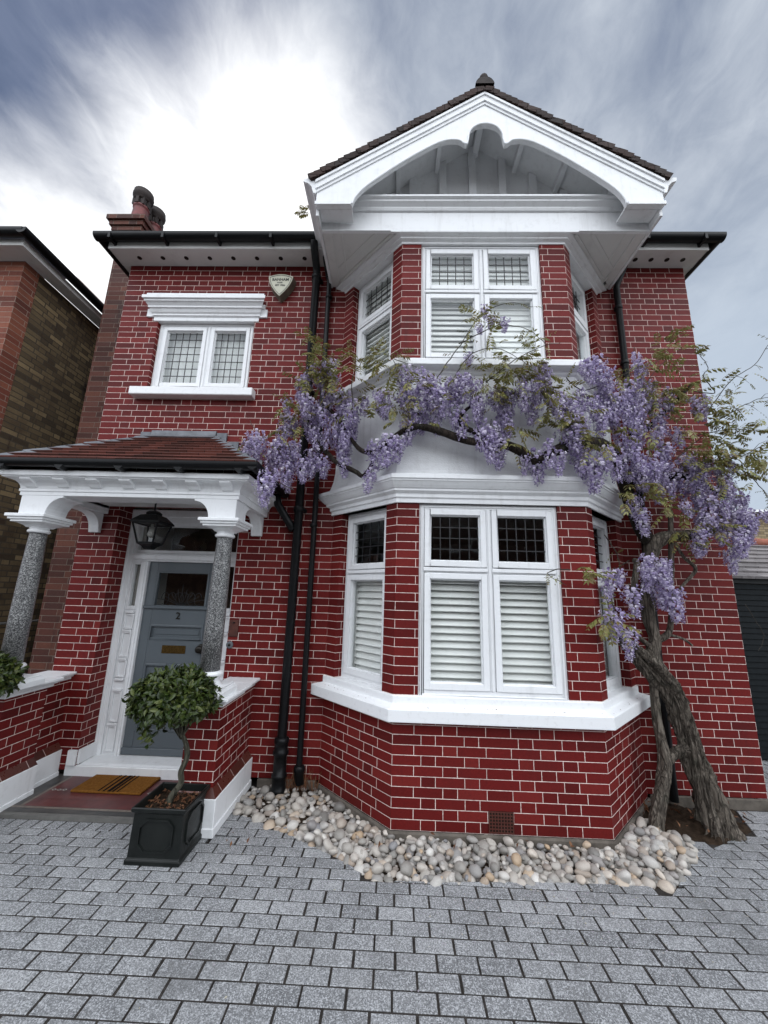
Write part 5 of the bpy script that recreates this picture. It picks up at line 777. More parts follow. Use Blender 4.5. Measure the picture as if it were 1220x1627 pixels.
mc=(d0+d1)/2; mb.lbox(FD,mc-.05,mc+.05,-.075,-.0301,.34,.98)
def dpanel(a,b,c,d):
    mb.lbox(FD,a-.001,b+.001,-.07,-.048,c-.001,d+.001); ring(mb,FD,a,b,c,d,.022,-.05,-.024); mb.lbox(FD,a+.05,b-.05,-.048,-.040,c+.05,d-.05)
dpanel(d0+.10,d1-.10,1.22,1.37); dpanel(d0+.10,mc-.05,.34,.98); dpanel(mc+.05,d1-.10,.34,.98)
ring(mb,FD,d0+.10,d1-.10,1.55,1.93,.02,-.06,-.024); mb.lbox(FD,d0+.01,d1-.01,-.03,-.004,1.535,1.562); mb.lbox(FD,d0,d1,-.03,-.012,.127,.19)
door=mb.build('door',M['door'],house,bev=.004)
mb=MB(); mb.lbox(FD,d0+.118,d1-.118,-.055,-.051,1.568,1.912); mb.build('door_glass',M['glass'],door)
# etched ornament in the door glass
mb=MB(); 
for sg in (-1,1):
    for k in range(3):
        c=[(mc+sg*(.03+.075*k+.05*math.cos(t)*(1-.1*k)),-.049,1.62+.03*k*0+.055*math.sin(t)*1.2+.02) for t in [PI*2*q/14 for q in range(13)]]
        mb.tube([FD(*p) for p in c],.003,5)
    for k in range(4):
        mb.tube([FD(mc+sg*.01,-.049,1.575),FD(mc+sg*(.04+.05*k),-.049,1.66-.01*k),FD(mc+sg*(.05+.07*k),-.049,1.74-.035*k)],.003,5)
mb.tube([FD(mc,-.049,1.575),FD(mc,-.049,1.79)],.003,5)
mb.build('etched_ornament',M['came'],door)
mb=MB(); mb.lbox(FD,mc-.125,mc+.125,-.03,-.024,1.085,1.165); mb.lbox(FD,mc-.10,mc+.10,-.024,-.018,1.103,1.147); mb.build('letter_plate',M['brass'],door,bev=.002)
mb=MB()
def lath_y(mb,prof,x,y,z,n=20):
    rows=[[(x+r*math.cos(2*PI*k/n),y-d,z+r*math.sin(2*PI*k/n)) for k in range(n)] for r,d in prof]
    mb.grid(rows,closeu=True); mb.face(rows[0]); mb.face(rows[-1])
lath_y(mb,[(.05,0),(.05,.006),(.04,.012),(.018,.016),(.018,.04),(.034,.046),(.040,.06),(.034,.076),(.012,.08)],d1-.095,4.18,1.14)
mb.build('door_knob',M['iron'],door)
def text_mesh(txt,size,ext,bold=0):
    cu=bpy.data.curves.new('lettering','FONT'); cu.body=txt; cu.size=size; cu.extrude=ext; cu.align_x='CENTER'; cu.align_y='CENTER'; cu.offset=bold; cu.resolution_u=3
    o=bpy.data.objects.new('lettering',cu); link(o)
    dg=bpy.context.evaluated_depsgraph_get(); me=bpy.data.meshes.new_from_object(o.evaluated_get(dg)); bpy.data.objects.remove(o); bpy.data.curves.remove(cu)
    return me
def lettering(name,txt,size,ext,loc,mat_,parent,bold=0,sx=1.):
    me=text_mesh(txt,size,ext,bold)
    off=V3((0,0,0)); p=parent
    while p is not None: off+=WL.get(p.name,V3((0,0,0))); p=p.parent
    me.transform(Matrix.Translation(V3(loc)-off)@Matrix.Rotation(PI/2,4,'X')@Matrix.Diagonal((sx,1,1,1)))
    me.materials.clear(); me.materials.append(mat_); me.name=name
    o=bpy.data.objects.new(name,me); link(o); o.parent=parent; return o
lettering('door_number','2',.10,.004,FD(mc,-.026,1.462),M['iron'],door,.001)
# step and skirting
mb=MB()
P=[(4.08,0),(4.0,0),(4.0,.05),(3.985,.06),(3.975,.075),(3.975,.095),(3.985,.108),(4.0,.113),(4.20,.12),(4.20,0)]
mb.prism(P,lambda a,b:(-3.0,a,b),lambda a,b:(-1.56,a,b)) if 0 else None
mb.prism([(a,b) for a,b in [(4.19,.0),(3.99,.0),(3.99,.062),(3.972,.07),(3.962,.084),(3.962,.10),(3.972,.112),(3.99,.117),(4.19,.122)]],lambda a,b:(-2.915,a,b),lambda a,b:(-1.625,a,b))
mb.prism([(3.9285,.0),(3.962,.0),(3.962,.115),(3.9285,.112)][::1],lambda a,b:(-3.02,a,b),lambda a,b:(-1.53,a,b))
mb.build('door_step',M['white'],house,bev=.005)
for x0,x1,xa,xb in ((-2.919,-2.895,-3.0,-2.9195),(-1.645,-1.621,-1.6205,-1.53)):
    mb=MB(); mb.box(x0,x1,3.931,4.149,.122,.245); mb.box(xa,xb,3.905,3.9305,.115,.245); mb.build('skirting',M['white'],house,bev=.004)
mb=MB(); mb.box(-3.0,-2.70,4.23,7.2,.1,2.69); mb.build('hall_wall',M['interior'],house)
mb=MB(); mb.box(-2.70,-1.62,4.6,4.62,.1,2.69); mb.build('hall_curtain',M['timber'],house)
# alarm box
FA=frame((-1.405,3.93,5.285),(1,0,0),(0,-1,0))
al=thing('alarm_box','cream shield-shaped alarm box on the brick wall above the small window','alarm box',(-1.405,3.93,5.13))
def shield(k):
    pts=[]
    for i in range(9): t=i/8; pts.append((-.145+.29*t,.10+.035*math.sin(PI*t)))
    for i in range(1,9): t=i/8; pts.append((.145*(1-t**1.75),.10-.265*t))
    for i in range(1,8): t=1-i/8; pts.append((-.145*(1-t**1.75),.10-.265*t))
    return [(x*k,(z+.01)*k-.01) for x,z in pts]
mb=MB(); a=shield(1.10); b=shield(1.0); 
for (p,q) in zip(a,a[1:]+a[:1]): 
    i=a.index(p); j=a.index(q); mb.face([FA(p[0],0,p[1]),FA(q[0],0,q[1]),FA(b[j][0],.088,b[j][1]),FA(b[i][0],.088,b[i][1])])
mb.build('case',M['cream_dark'],al,recalc=False)
mb=MB(); mb.prism(b,lambda x,z:FA(x,.088,z),lambda x,z:FA(x,.10,z)); mb.build('cover',M['cream'],al,bev=.003)
mb=MB(); o_=shield(.90); i_=shield(.85)
for k in range(len(o_)):
    j=(k+1)%len(o_); mb.face([FA(o_[k][0],.1012,o_[k][1]),FA(o_[j][0],.1012,o_[j][1]),FA(i_[j][0],.1012,i_[j][1]),FA(i_[k][0],.1012,i_[k][1])])
mb.build('border_line',M['ink'],al,recalc=False)
lettering('lettering','BANHAM',.050,.0006,FA(0,.1015,.056),M['ink'],al,.0012,.95)
lettering('lettering','NYPI',.026,.0006,FA(-.005,.1015,.014),M['ink'],al,.0006,1.1)
lettering('lettering','EST 1926',.030,.0006,FA(0,.1015,-.022),M['ink'],al,.0008)
# intercom + bell
ic=thing('intercom_panel','dark upright entry panel on the brick beside the right-hand column','intercom',(-1.565,3.93,1.31))
mb=MB(); mb.lbox(FW,-1.612,-1.520,-.002,.012,1.30,1.46); mb.build('plate',M['rust_timber'],ic,bev=.004)
mb=MB(); mb.lathe([(.012,0),(.012,.008)],(-1.566,3.915,1.43),12); mb.build('camera_eye',M['black'],ic)
db=thing('doorbell','round bell push below the dark entry panel','doorbell',(-1.59,3.93,1.225))
mb=MB(); lath_y(mb,[(.035,0),(.035,.006),(.028,.012),(.020,.014)],-1.59,3.929,1.222); mb.build('rose',M['lead'],db)
mb=MB(); lath_y(mb,[(.013,.014),(.013,.02),(.006,.024)],-1.59,3.929,1.222); mb.build('button',M['iron'],db)
# lantern
lt=thing('porch_lantern','black glazed lantern hanging in the porch in front of the fanlight','lantern',(-2.36,3.62,2.60))
lx,ly=-2.37,3.66
mb=MB(); 
def fr(h,z): return [(lx-h,ly-h,z),(lx+h,ly-h,z),(lx+h,ly+h,z),(lx-h,ly+h,z)]
A=fr(.075,2.17); B=fr(.12,2.36)
for k in range(4):
    mb.tube([A[k],B[k]],.009,6); mb.tube([A[k],A[(k+1)%4]],.009,6); mb.tube([B[k],B[(k+1)%4]],.011,6)
mb.sq([(.138,2.36),(.138,2.375),(.08,2.44),(.05,2.45),(.05,2.47),(.03,2.49)],(lx,ly,0))
mb.sq([(.03,2.11),(.05,2.14),(.08,2.16),(.08,2.17),(.05,2.172)],(lx,ly,0))
mb.tube([(lx,ly,2.49),(lx,ly,2.586)],.008,6); mb.build('lantern_frame',M['black'],lt,merge=False)
mb=MB()
for k in range(4):
    j=(k+1)%4; mb.face([A[k],A[j],B[j],B[k]])
mb.build('lantern_glass',M['glass'],lt)
mb=MB(); mb.lathe([(.008,2.36),(.013,2.34),(.014,2.31),(.03,2.28),(.034,2.26),(.026,2.235),(.008,2.225)],(lx,ly,0),14); mb.build('bulb',M['bulb'],lt)
# ------------------------------------------------------------------ ground, paving
def inside(p,poly):
    x,y=p; c=False; n=len(poly)
    for i in range(n):
        (x0,y0),(x1,y1)=poly[i],poly[(i+1)%n]
        if (y0>y)!=(y1>y) and x<(x1-x0)*(y-y0)/(y1-y0)+x0: c=not c
    return c
PEB=[(-1.262,3.93),(-1.262,3.50),(-1.05,3.43),(-.78,3.29),(-.317,3.01),(-.056,2.83),(.34,2.845),(.95,2.89),(1.53,2.90),(1.82,2.895),(2.18,3.22),(2.28,3.40),(2.10,3.62),(2.0,3.63),(1.645,3.27),(.02,3.27),(-.64,3.93)]
SOIL=[(1.99,3.62),(2.28,3.40),(2.51,3.384),(2.88,3.568),(3.04,3.93),(2.2,3.93)]
PORCH=[(-3.42,3.19),(-1.262,3.19),(-1.262,4.2),(-3.42,4.2)]
HOUSE=[(-3.315,3.93),(-.64,3.93),(.02,3.27),(1.645,3.27),(2.305,3.93),(3.35,3.93),(3.35,9),(-3.315,9)]
def clip(poly,a,b,keep):
    # keep the side of line a-b containing point 'keep'
    nx,ny=b[1]-a[1],a[0]-b[0]; sg=1 if (keep[0]-a[0])*nx+(keep[1]-a[1])*ny>0 else -1
    f=lambda p:sg*((p[0]-a[0])*nx+(p[1]-a[1])*ny); o=[]
    for i,p in enumerate(poly):
        q=poly[(i+1)%len(poly)]; fp,fq=f(p),f(q)
        if fp>=0: o.append(p)
        if (fp>0)!=(fq>0) and fp!=fq: t=fp/(fp-fq); o.append((p[0]+(q[0]-p[0])*t,p[1]+(q[1]-p[1])*t))
    return o
def segx(a,b,x0,x1,y0,y1):
    for i in range(41):
        t=i/40; x=a[0]+(b[0]-a[0])*t; y=a[1]+(b[1]-a[1])*t
        if x0<x<x1 and y0<y<y1: return True
    return False
mb=MB(); JB=MB()
def paver(poly,seed):
    if len(poly)<3: return
    cx=sum(p[0] for p in poly)/len(poly); cy=sum(p[1] for p in poly)/len(poly)
    ar=abs(sum(poly[i][0]*poly[(i+1)%len(poly)][1]-poly[(i+1)%len(poly)][0]*poly[i][1] for i in range(len(poly))))/2
    if ar<.0012: return
    zo=random.uniform(-.0010,.0010); tx=random.uniform(-.007,.007); ty=random.uniform(-.007,.007); u=(round(random.random(),4)*50,round(random.random(),4)*50)
    def Z(x,y,d): return zo+(x-cx)*tx+(y-cy)*ty-d
    def ins(k): 
        o=[]
        for x,y in poly:
            dx,dy=cx-x,cy-y; l=math.hypot(dx,dy); o.append((x+dx/l*k,y+dy/l*k))
        return o
    A=poly;B=ins(.0035);Cc=ins(.008); n=len(poly)
    mb.face([(x,y,Z(x,y,0)) for x,y in Cc],uv=u)
    for i in range(n):
        j=(i+1)%n
        mb.face([(B[i][0],B[i][1],Z(*B[i],.0022)),(B[j][0],B[j][1],Z(*B[j],.0022)),(Cc[j][0],Cc[j][1],Z(*Cc[j],0)),(Cc[i][0],Cc[i][1],Z(*Cc[i],0))],uv=u)
        mb.face([(A[i][0],A[i][1],-.014),(A[j][0],A[j][1],-.014),(B[j][0],B[j][1],Z(*B[j],.0022)),(B[i][0],B[i][1],Z(*B[i],.0022))],uv=u)
RP,CP=.0955,.2035; J=.0031
for r in range(-36,42):
    y0=2.06+r*RP; y1=y0+RP
    sh=(-1.586 if r%2==0 else -1.586+CP*.5)+random.uniform(-.012,.012)
    for c in range(-24,34):
        x0=sh+c*CP+random.uniform(-.0015,.0015); x1=x0+CP
        if x0<-5.2 or x1>5.6: continue
        if y0>4.3 and -4.5>x0: continue
        jx=random.uniform(.8,1.3)*J; jy=random.uniform(.9,1.3)*J
        poly=[(x0+jx,y0+jy),(x1-jx,y0+jy),(x1-jx,y1-jy),(x0+jx,y1-jy)]
        cc=((x0+x1)/2,(y0+y1)/2); drop=False; cell=[(x0,y0),(x1,y0),(x1,y1),(x0,y1)]
        for R_ in (PEB,SOIL,PORCH,HOUSE):
            hit=False
            for i in range(len(R_)):
                a,b=R_[i],R_[(i+1)%len(R_)]
                if segx(a,b,x0,x1,y0,y1):
                    # keep the side outside the region
                    mx,my=(a[0]+b[0])/2,(a[1]+b[1])/2; nx,ny=b[1]-a[1],a[0]-b[0]; l=math.hypot(nx,ny); nx/=l;ny/=l
                    k=(mx+nx*.01,my+ny*.01)
                    if inside(k,R_): k=(mx-nx*.01,my-ny*.01)
                    poly=clip(poly,a,b,k); cell=clip(cell,a,b,k); hit=True
                    if len(poly)<3: break
            if len(poly)<3: drop=True; break
            q=(sum(p[0] for p in poly)/len(poly),sum(p[1] for p in poly)/len(poly))
            if inside(q,R_): drop=True; break
        if not drop: paver(poly,0)
        if not drop and len(cell)>2: JB.face([(x,y,-.0034) for x,y in cell])
for c in range(0,22):
    x0=-3.42+c*.0985; paver([(x0+J,3.19+J),(x0+.0985-J,3.19+J),(x0+.0985-J,3.292),(x0+J,3.292)],0)
JB.face([(-3.42,3.19,-.0034),(-1.262,3.19,-.0034),(-1.262,3.296,-.0034),(-3.42,3.296,-.0034)])
o=JB.build('paving_joints',M['joint'],None,merge=False,recalc=False); o['kind']='structure'
dv=mb.build('driveway',M['paver'],None,merge=False,recalc=False); dv['kind']='structure'
mb=MB(); mb.face([(-9,-6,-.012),(9,-6,-.012),(9,14,-.012),(-9,14,-.012)]); o=mb.build('paving_bed',M['joint'],recalc=False); o['kind']='structure'
mb=MB(); mb.face([(-400,-400,-.05),(400,-400,-.05),(400,400,-.05),(-400,400,-.05)]); o=mb.build('ground',M['ground'],recalc=False); o['kind']='structure'
# porch floor
mb=MB()
FX0,FX1,FY0,FY1=-3.10,-1.53,3.335,3.962; z=.026
mb.box(FX0,FX1,3.295,3.335,-.01,.024,m=3)
def tl(x0,x1,y0,y1,m,g=.0012): mb.face([(x0+g,y0+g,z),(x1-g,y0+g,z),(x1-g,y1-g,z),(x0+g,y1-g,z)],m=m)
mb.box(FX0,FX1,FY0,FY1,-.01,z-.002,m=1)
nx=21; w=(FX1-FX0)/nx
for i in range(nx): tl(FX0+i*w,FX0+(i+1)*w,FY0,FY0+.055,1); tl(FX0+i*w,FX0+(i+1)*w,FY0+.055,FY0+.085,2)
for x0,x1 in ((FX0,FX0+.16),(FX1-.16,FX1)):
    yy=FY0+.085
    while yy<FY1-.01: tl(x0,x1,yy,min(yy+.16,FY1),1); yy+=.16
for x0 in (FX0+.16,FX1-.19): tl(x0,x0+.03,FY0+.085,FY1,2)
n=8; w=(FX1-FX0-.38)/n
yy=FY0+.085; r=0
for (y0,y1) in ((yy,yy+.115),(yy+.115,yy+.225),(yy+.225,yy+.285),(yy+.285,yy+.42),(yy+.42,FY1)):
    for i in range(n):
        x0=FX0+.19+i*w
        if r==2:
            tl(x0,x0+w,y0,y1,0)
            h=.022
            for cx,cy in ((x0+.03,(y0+y1)/2),(x0+.075,(y0+y1)/2),(x0+.12,(y0+y1)/2+.004)):
                zz=z+.0012
                if i%2==0 or cx>x0+.1:
                    mb.face([(cx-h,cy,zz),(cx,cy-h*.8,zz),(cx+h,cy,zz),(cx,cy+h*.8,zz)],m=4)
                    mb.face([(cx-h*.5,cy,zz+.0008),(cx,cy-h*.35,zz+.0008),(cx+h*.5,cy,zz+.0008),(cx,cy+h*.35,zz+.0008)],m=1)
        else: tl(x0,x0+w,y0,y1,0)
    r+=1
o=mb.build('porch_floor',[M['floor_red'],M['floor_dark'],M['floor_buff'],M['stone'],M['floor_white']],recalc=False,merge=False); o['kind']='structure'
# doormat
dm=thing('doormat','tan coir doormat with black stripes in front of the grey front door','doormat',(-2.40,3.8,.026))
mb=MB(); mb.box(-2.71,-2.10,3.635,3.955,.027,.047); mb.build('mat',M['coir'],dm,bev=.006)
mb=MB()
for i,w in enumerate((.012,.018,.030,.018,.012)):
    x=-2.475+i*.041; mb.box(x,x+w,3.637,3.953,.0475,.0495)
mb.build('stripes',M['coir_black'],dm)
# soil bed
mb=MB(); rows=[]
for j in range(22):
    row=[]
    for i in range(40):
        x=1.9+i*.03; y=3.34+j*.028
        p=(x,y); zz=-.03
        if inside(p,SOIL): zz=.0+.035*noise.noise(V3((x*7,y*7,2)))+.02*noise.noise(V3((x*22,y*22,1)))+.03*math.exp(-((x-2.4)**2+(y-3.65)**2)/.06)
        row.append((x,y,zz))
    rows.append(row)
mb.grid(rows); o=mb.build('soil_bed',M['soil'],recalc=False); o['kind']='structure'
# pebbles
def pebble_mesh(i,sub=3):
    bm=bmesh.new(); bmesh.ops.create_icosphere(bm,subdivisions=sub,radius=1.)
    sc=(1.,random.uniform(.68,.9),random.uniform(.5,.72))
    for v in bm.verts:
        n_=noise.noise(v.co*.9+V3((i*7.1,0,0)))*.22+noise.noise(v.co*2.1+V3((0,i*3.3,0)))*.06
        v.co=V3((v.co.x*sc[0],v.co.y*sc[1],v.co.z*sc[2]))*(1+n_)
    me=bpy.data.meshes.new('pebble'); bm.to_mesh(me); bm.free(); me.materials.append(M['pebble'])
    u=me.uv_layers.new(name='UVMap')
    for d in u.data: d.uv=(0,0)
    for p in me.polygons: p.use_smooth=True
    return me
pm=[pebble_mesh(i) for i in range(9)]; pl=[pebble_mesh(20+i,2) for i in range(5)]
PB=[]; random.seed(77)
def padd(n,r0,r1,lay,cov):
    t=0;c=0
    while c<n and t<n*60:
        t+=1
        x=random.uniform(-1.27,2.3);y=random.uniform(2.8,3.93)
        if not inside((x,y),PEB): continue
        r=random.uniform(r0,r1)
        if any((x-p[0])**2+(y-p[1])**2<((r+p[2])*cov)**2 and abs(lay-p[3])<1 for p in PB): continue
        PB.append((x,y,r,lay)); c+=1
padd(120,.036,.052,0,.80); padd(260,.025,.037,0,.78); padd(420,.014,.025,0,.76); padd(60,.030,.046,1,1.0); padd(120,.021,.032,1,.95); padd(150,.014,.02,1,.95)
for i in range(1,11):
    (ax,ay),(bx,by)=PEB[i],PEB[i+1]; l=math.hypot(bx-ax,by-ay); k=0.
    while k<l:
        r=random.uniform(.024,.042); t=k/l; nx,ny=-(by-ay)/l,(bx-ax)/l; PB.append((ax+(bx-ax)*t+nx*r*.9,ay+(by-ay)*t+ny*r*.9,r,0)); k+=r*1.9
# extra large ones heaped on the right beside the tree
for k in range(46):
    x=random.uniform(1.72,2.2);y=random.uniform(3.02,3.56)
    if inside((x,y),PEB): PB.append((x,y,random.uniform(.03,.046),1 if random.random()<.6 else 0))
def hump(x,y): return .02*max(0,1-abs(y-3.12)/.35)+ (.035*math.exp(-((x-1.98)**2+(y-3.3)**2)/.05))
def pmat(p):
    x,y,r,l=p
    # slope down to the paving edge
    z=-.040+r*.5+hump(x,y)+l*.034
    e=Euler((random.gauss(0,.35),random.gauss(0,.35),random.uniform(0,6.28)))
    return Matrix.Translation((x,y,z))@e.to_matrix().to_4x4()@Matrix.Diagonal((r*1.15,r*1.15,r*1.15,1))
depth=lambda p:math.hypot(p[0],p[1])
PB.sort(key=lambda p:-(p[2]*(1.25 if p[3] else 1)/depth(p)))
big=PB[:300]; rest=PB[300:]
for i,p in enumerate(big):
    o=bpy.data.objects.new('pebble',pm[i%9]); link(o); o.matrix_world=pmat(p)
    tag(o,'rounded grey or buff pebble in the border round the foot of the bay','pebble','pebbles heaped round the foot of the bay')
bm=bmesh.new()
uvl=bm.loops.layers.uv.new('UVMap')
for i,p in enumerate(rest):
    n0=len(bm.faces); t=bmesh.new(); t.from_mesh(pl[i%5]); t.transform(pmat(p)); me=bpy.data.meshes.new('tmp'); t.to_mesh(me); t.free(); bm.from_mesh(me); bpy.data.meshes.remove(me)
    bm.faces.ensure_lookup_table(); u=random.random()
    for f in bm.faces[n0:]:
        f.smooth=True
        for lp in f.loops: lp[uvl].uv=(u,0)
me=bpy.data.meshes.new('small_pebbles'); bm.to_mesh(me); bm.free(); me.materials.append(M['pebble'])
o=bpy.data.objects.new('small_pebbles',me); link(o); tag(o,'small pebbles and gravel filling the gaps between the larger stones','pebbles',kind='stuff')
mb=MB(); mb.face([(x,y,-.011) for x,y in PEB]); o=mb.build('pebble_bed',M['soil'],recalc=False); o['kind']='structure'
# ------------------------------------------------------------------ leaf helpers
def leafquad(mb,p,d,up,l,w,u,fold=.25,m=0,curl=.15,seg=2):
    d=d.normalized(); s=d.cross(up)
    if s.length<1e-4: s=d.cross(V3((1,0,0)))
    s.normalize(); n=s.cross(d).normalized()
    prof=[(0,.0),(.3,.85),(.62,1.),(1,.04)] if seg==3 else [(0,.05),(.5,1.),(1,.03)]
    L=[];R=[];Cn=[]
    for t,k in prof:
        c=p+d*l*t-n*l*curl*t*t; Cn.append(c); L.append(c+s*w*.5*k+n*w*.5*k*fold); R.append(c-s*w*.5*k+n*w*.5*k*fold)
    i=len(mb.v)
    for a in range(len(prof)-1):
        mb.face([Cn[a],Cn[a+1],L[a+1],L[a]],uv=u,m=m,sm=True); mb.face([R[a],R[a+1],Cn[a+1],Cn[a]],uv=u,m=m,sm=True)
def rv(): 
    v=V3((random.gauss(0,1),random.gauss(0,1),random.gauss(0,1))); return v.normalized()
# ------------------------------------------------------------------ planter and clipped shrub
def planter(px,py,lab):
    root=thing('planter',lab,'planter',(px,py,0),group='black planters flanking the porch steps')
    h0,h1=.185,.172; H=.325
    mb=MB()
    def rect(h,z): return [(px-h,py-h,z),(px+h,py-h,z),(px+h,py+h,z),(px-h,py+h,z)]
    A=rect(.175,.035);B=rect(.172,.30)
    rows=[rect(.182,0),rect(.182,.028),rect(.172,.036),rect(.166,.29),rect(.182,.30),rect(.182,H),rect(.166,H),rect(.16,.26)]
    mb.grid(rows,closeu=True,sm=False); mb.face(rows[0][::-1])
    mb.build('box',M['planter'],root,bev=.004)
    for (dx,dy) in ((0,-1),(1,0),(-1,0),(0,1)):
        mb=MB(); c=V3((px+dx*.170,py+dy*.170,.165)); t=V3((-dy,dx,0)); n_=V3((dx,dy,-.02))
        def oc(k,k2): 
            a,b=.115*k,.095*k2; q=.04
            return [c+t*x+V3((0,0,z)) for x,z in ((-a+q,-b),(a-q,-b),(a,-b+q),(a,b-q),(a-q,b),(-a+q,b),(-a,b-q),(-a,-b+q))]
        o_=oc(1.,1.); i_=oc(.92,.90)
        for k in range(8):
            j=(k+1)%8; e=n_*.009
            mb.face([o_[k]+e*0,o_[j]+e*0,o_[j]+e,o_[k]+e]); mb.face([o_[k]+e,o_[j]+e,i_[j]+e,i_[k]+e]); mb.face([i_[k]+e,i_[j]+e,i_[j]+e*0,i_[k]+e*0])
        mb.build('panel_moulding',M['planter'],root)
    mb=MB(); rows=[]
    for j in range(12): rows.append([(px-.163+.326*i/11,py-.163+.326*j/11,.272+.012*noise.noise(V3((i*.9+px,j*.9,3)))) for i in range(12)])
    mb.grid(rows); mb.build('potting_soil',M['soil'],root,recalc=False)
    mb=MB()
    for k in range(170):
        p=V3((px+random.uniform(-.15,.15),py+random.uniform(-.15,.15),.283+random.uniform(0,.012)))
        d=rv(); d.z*=.3; leafquad(mb,p,d,V3((0,0,1))+rv()*.5,random.uniform(.018,.04),random.uniform(.008,.018),(random.random()*9,random.random()*9),curl=.3)
    mb.build('bark_chips',M['deadleaf'],root,recalc=False,merge=False)
def topiary(px,py,cx,cy,cz,rx,ry,rz,trunk,n,lab,seed):
    random.seed(seed)
    root=thing('clipped_shrub',lab,'shrub',(px,py,.28),group='clipped evergreen shrubs in planters by the porch')
    mb=MB(); pts=cr([V3(p) for p in trunk],5)
    pts=[V3(p) for p in pts]; m_=len(pts)
    mb.tube(pts,[.024-.009*i/m_+.0025*noise.noise(p*14) for i,p in enumerate(pts)],10)
    top=pts[-1]; C0=V3((cx,cy,cz))
    for k in range(22):
        d=rv(); d.z=abs(d.z)*.8-.1; q=C0+V3((d.x*rx*.8,d.y*ry*.8,d.z*rz*.8))
        mid=(top+q)/2+rv()*.03; mb.tube([top-V3((0,0,.04)),mid,q],[.008,.005,.002],5)
    mb.build('trunk',M['bark_smooth'],root,merge=False)
    mb=MB()
    # crown built from many small sprays, with hollows between
    tips=[]
    while len(tips)<n//7:
        d=rv()
        if d.z<-.55: continue
        f=random.uniform(.70,1.0)*(1+.10*noise.noise(d*2.3+V3((seed,0,0))))
        zz=d.z*rz if d.z>0 else d.z*rz*.75
        tips.append((C0+V3((d.x*rx*f,d.y*ry*f,zz*f)),d))
    for k in range(7):   # drooping sprays on the skirt
        a=random.uniform(PI*.75,PI*1.5); tips.append((C0+V3((math.cos(a)*rx*random.uniform(.5,.85),math.sin(a)*ry*.8,-rz*random.uniform(.7,1.25))),V3((math.cos(a)*.4,math.sin(a)*.4,-.9))))
    for p,d in tips:
        for k in range(7):
            dd=(d*.5+rv()*.75+V3((0,0,-.18))).normalized(); up=(d+rv()*.45+V3((0,0,.55))).normalized()
            leafquad(mb,p+rv()*.03,dd,up,random.uniform(.038,.060),random.uniform(.019,.028),(random.random()*99,random.random()*99),fold=.3,curl=.22,seg=3)
    mb.build('crown',M['cleaf'],root,recalc=False,merge=False)
planter(-1.515,3.035,'black square planter with octagonal panels standing before the right porch pier')
topiary(-1.54,3.03,-1.59,3.02,.945,.285,.25,.205,[(-1.545,3.03,.265),(-1.52,3.03,.33),(-1.475,3.04,.40),(-1.485,3.04,.47),(-1.46,3.05,.56),(-1.475,3.05,.64),(-1.52,3.05,.72)],5600,'evergreen shrub with round leafy crown on a crooked stem in the right planter',4)
planter(-3.16,3.03,'black square planter just cut off at the left edge before the left pier')
topiary(-3.16,3.03,-3.10,3.0,1.03,.235,.25,.19,[(-3.16,3.03,.265),(-3.15,3.03,.45),(-3.17,3.03,.65),(-3.14,3.02,.85)],3600,'evergreen shrub at the left edge, only the side of its crown showing',9)
# ------------------------------------------------------------------ wisteria
random.seed(21)
ws=thing('wisteria','old gnarled wisteria in mauve flower trained across the bay of the brick house','wisteria',(2.4,3.55,0))
def vine(v,name,mat_,n=14,rough=.18,twist=2.,kk=6,ridge=0):
    pts=cr([tuple(p) for p in v],kk); mb=MB(); rows=[]; up=None
    L=0
    for i,p in enumerate(pts):
        P=V3(p[:3]); r=max(.002,p[3]); a=V3(pts[max(i-1,0)][:3]); b=V3(pts[min(i+1,len(pts)-1)][:3]); d=(b-a).normalized()
        if i: L+=(P-V3(pts[i-1][:3])).length
        if up is None: up=V3((0,-1,0)) if abs(d.y)<.9 else V3((1,0,0))
        s=d.cross(up).normalized(); up=s.cross(d).normalized()
        row=[]
        for k in range(n):
            t=2*PI*k/n; tt=t+L*twist
            h=1+rough*(.55*math.sin(3*tt+1.5*noise.noise(P*4))+.45*noise.noise(V3((math.cos(tt)*2.2,math.sin(tt)*2.2,L*5)))+.5*noise.noise(V3((math.cos(tt)*5,math.sin(tt)*5,L*14))))
            if ridge:
                q=noise.noise(V3((math.cos(tt)*3.2,math.sin(tt)*3.2,L*4.5+3))); h+=ridge*(abs(math.sin(5*tt+3.5*q))-.55)+ridge*.9*(.5-abs(noise.noise(V3((math.cos(tt)*7,math.sin(tt)*7,L*9)))))-ridge*.25
            row.append(P+(s*math.cos(t)+up*math.sin(t))*r*h)
        rows.append(row)
    mb.grid(rows,closeu=True); mb.face(rows[0]); mb.face(rows[-1][::-1])
    return mb.build(name,mat_,ws,merge=False)
for i,v in enumerate(VINES):
    if i==0: vine(v,'trunk',M['bark'],96,.55,1.2,18,.42)
    elif i==1: vine(v,'trunk',M['bark'],48,.22,1.,12,.16)
    elif i in (2,3): vine(v,'branch',M['bark'],28,.2,2.,8,.12)
    elif i in (9,10,11,12,13): vine(v,'branch',M['bark'],10,.15)
    else: vine(v,'branch',M['bark_dark'],16,.2)
def shoot_mesh(pts,r0,r1):
    p=cr([V3(q) for q in pts],5); p=[V3(q)+rv()*.004 for q in p]; n=len(p)
    mb=MB(); mb.tube(p,[r0+(r1-r0)*i/n for i in range(n)],5); return mb,p
LB=MB()
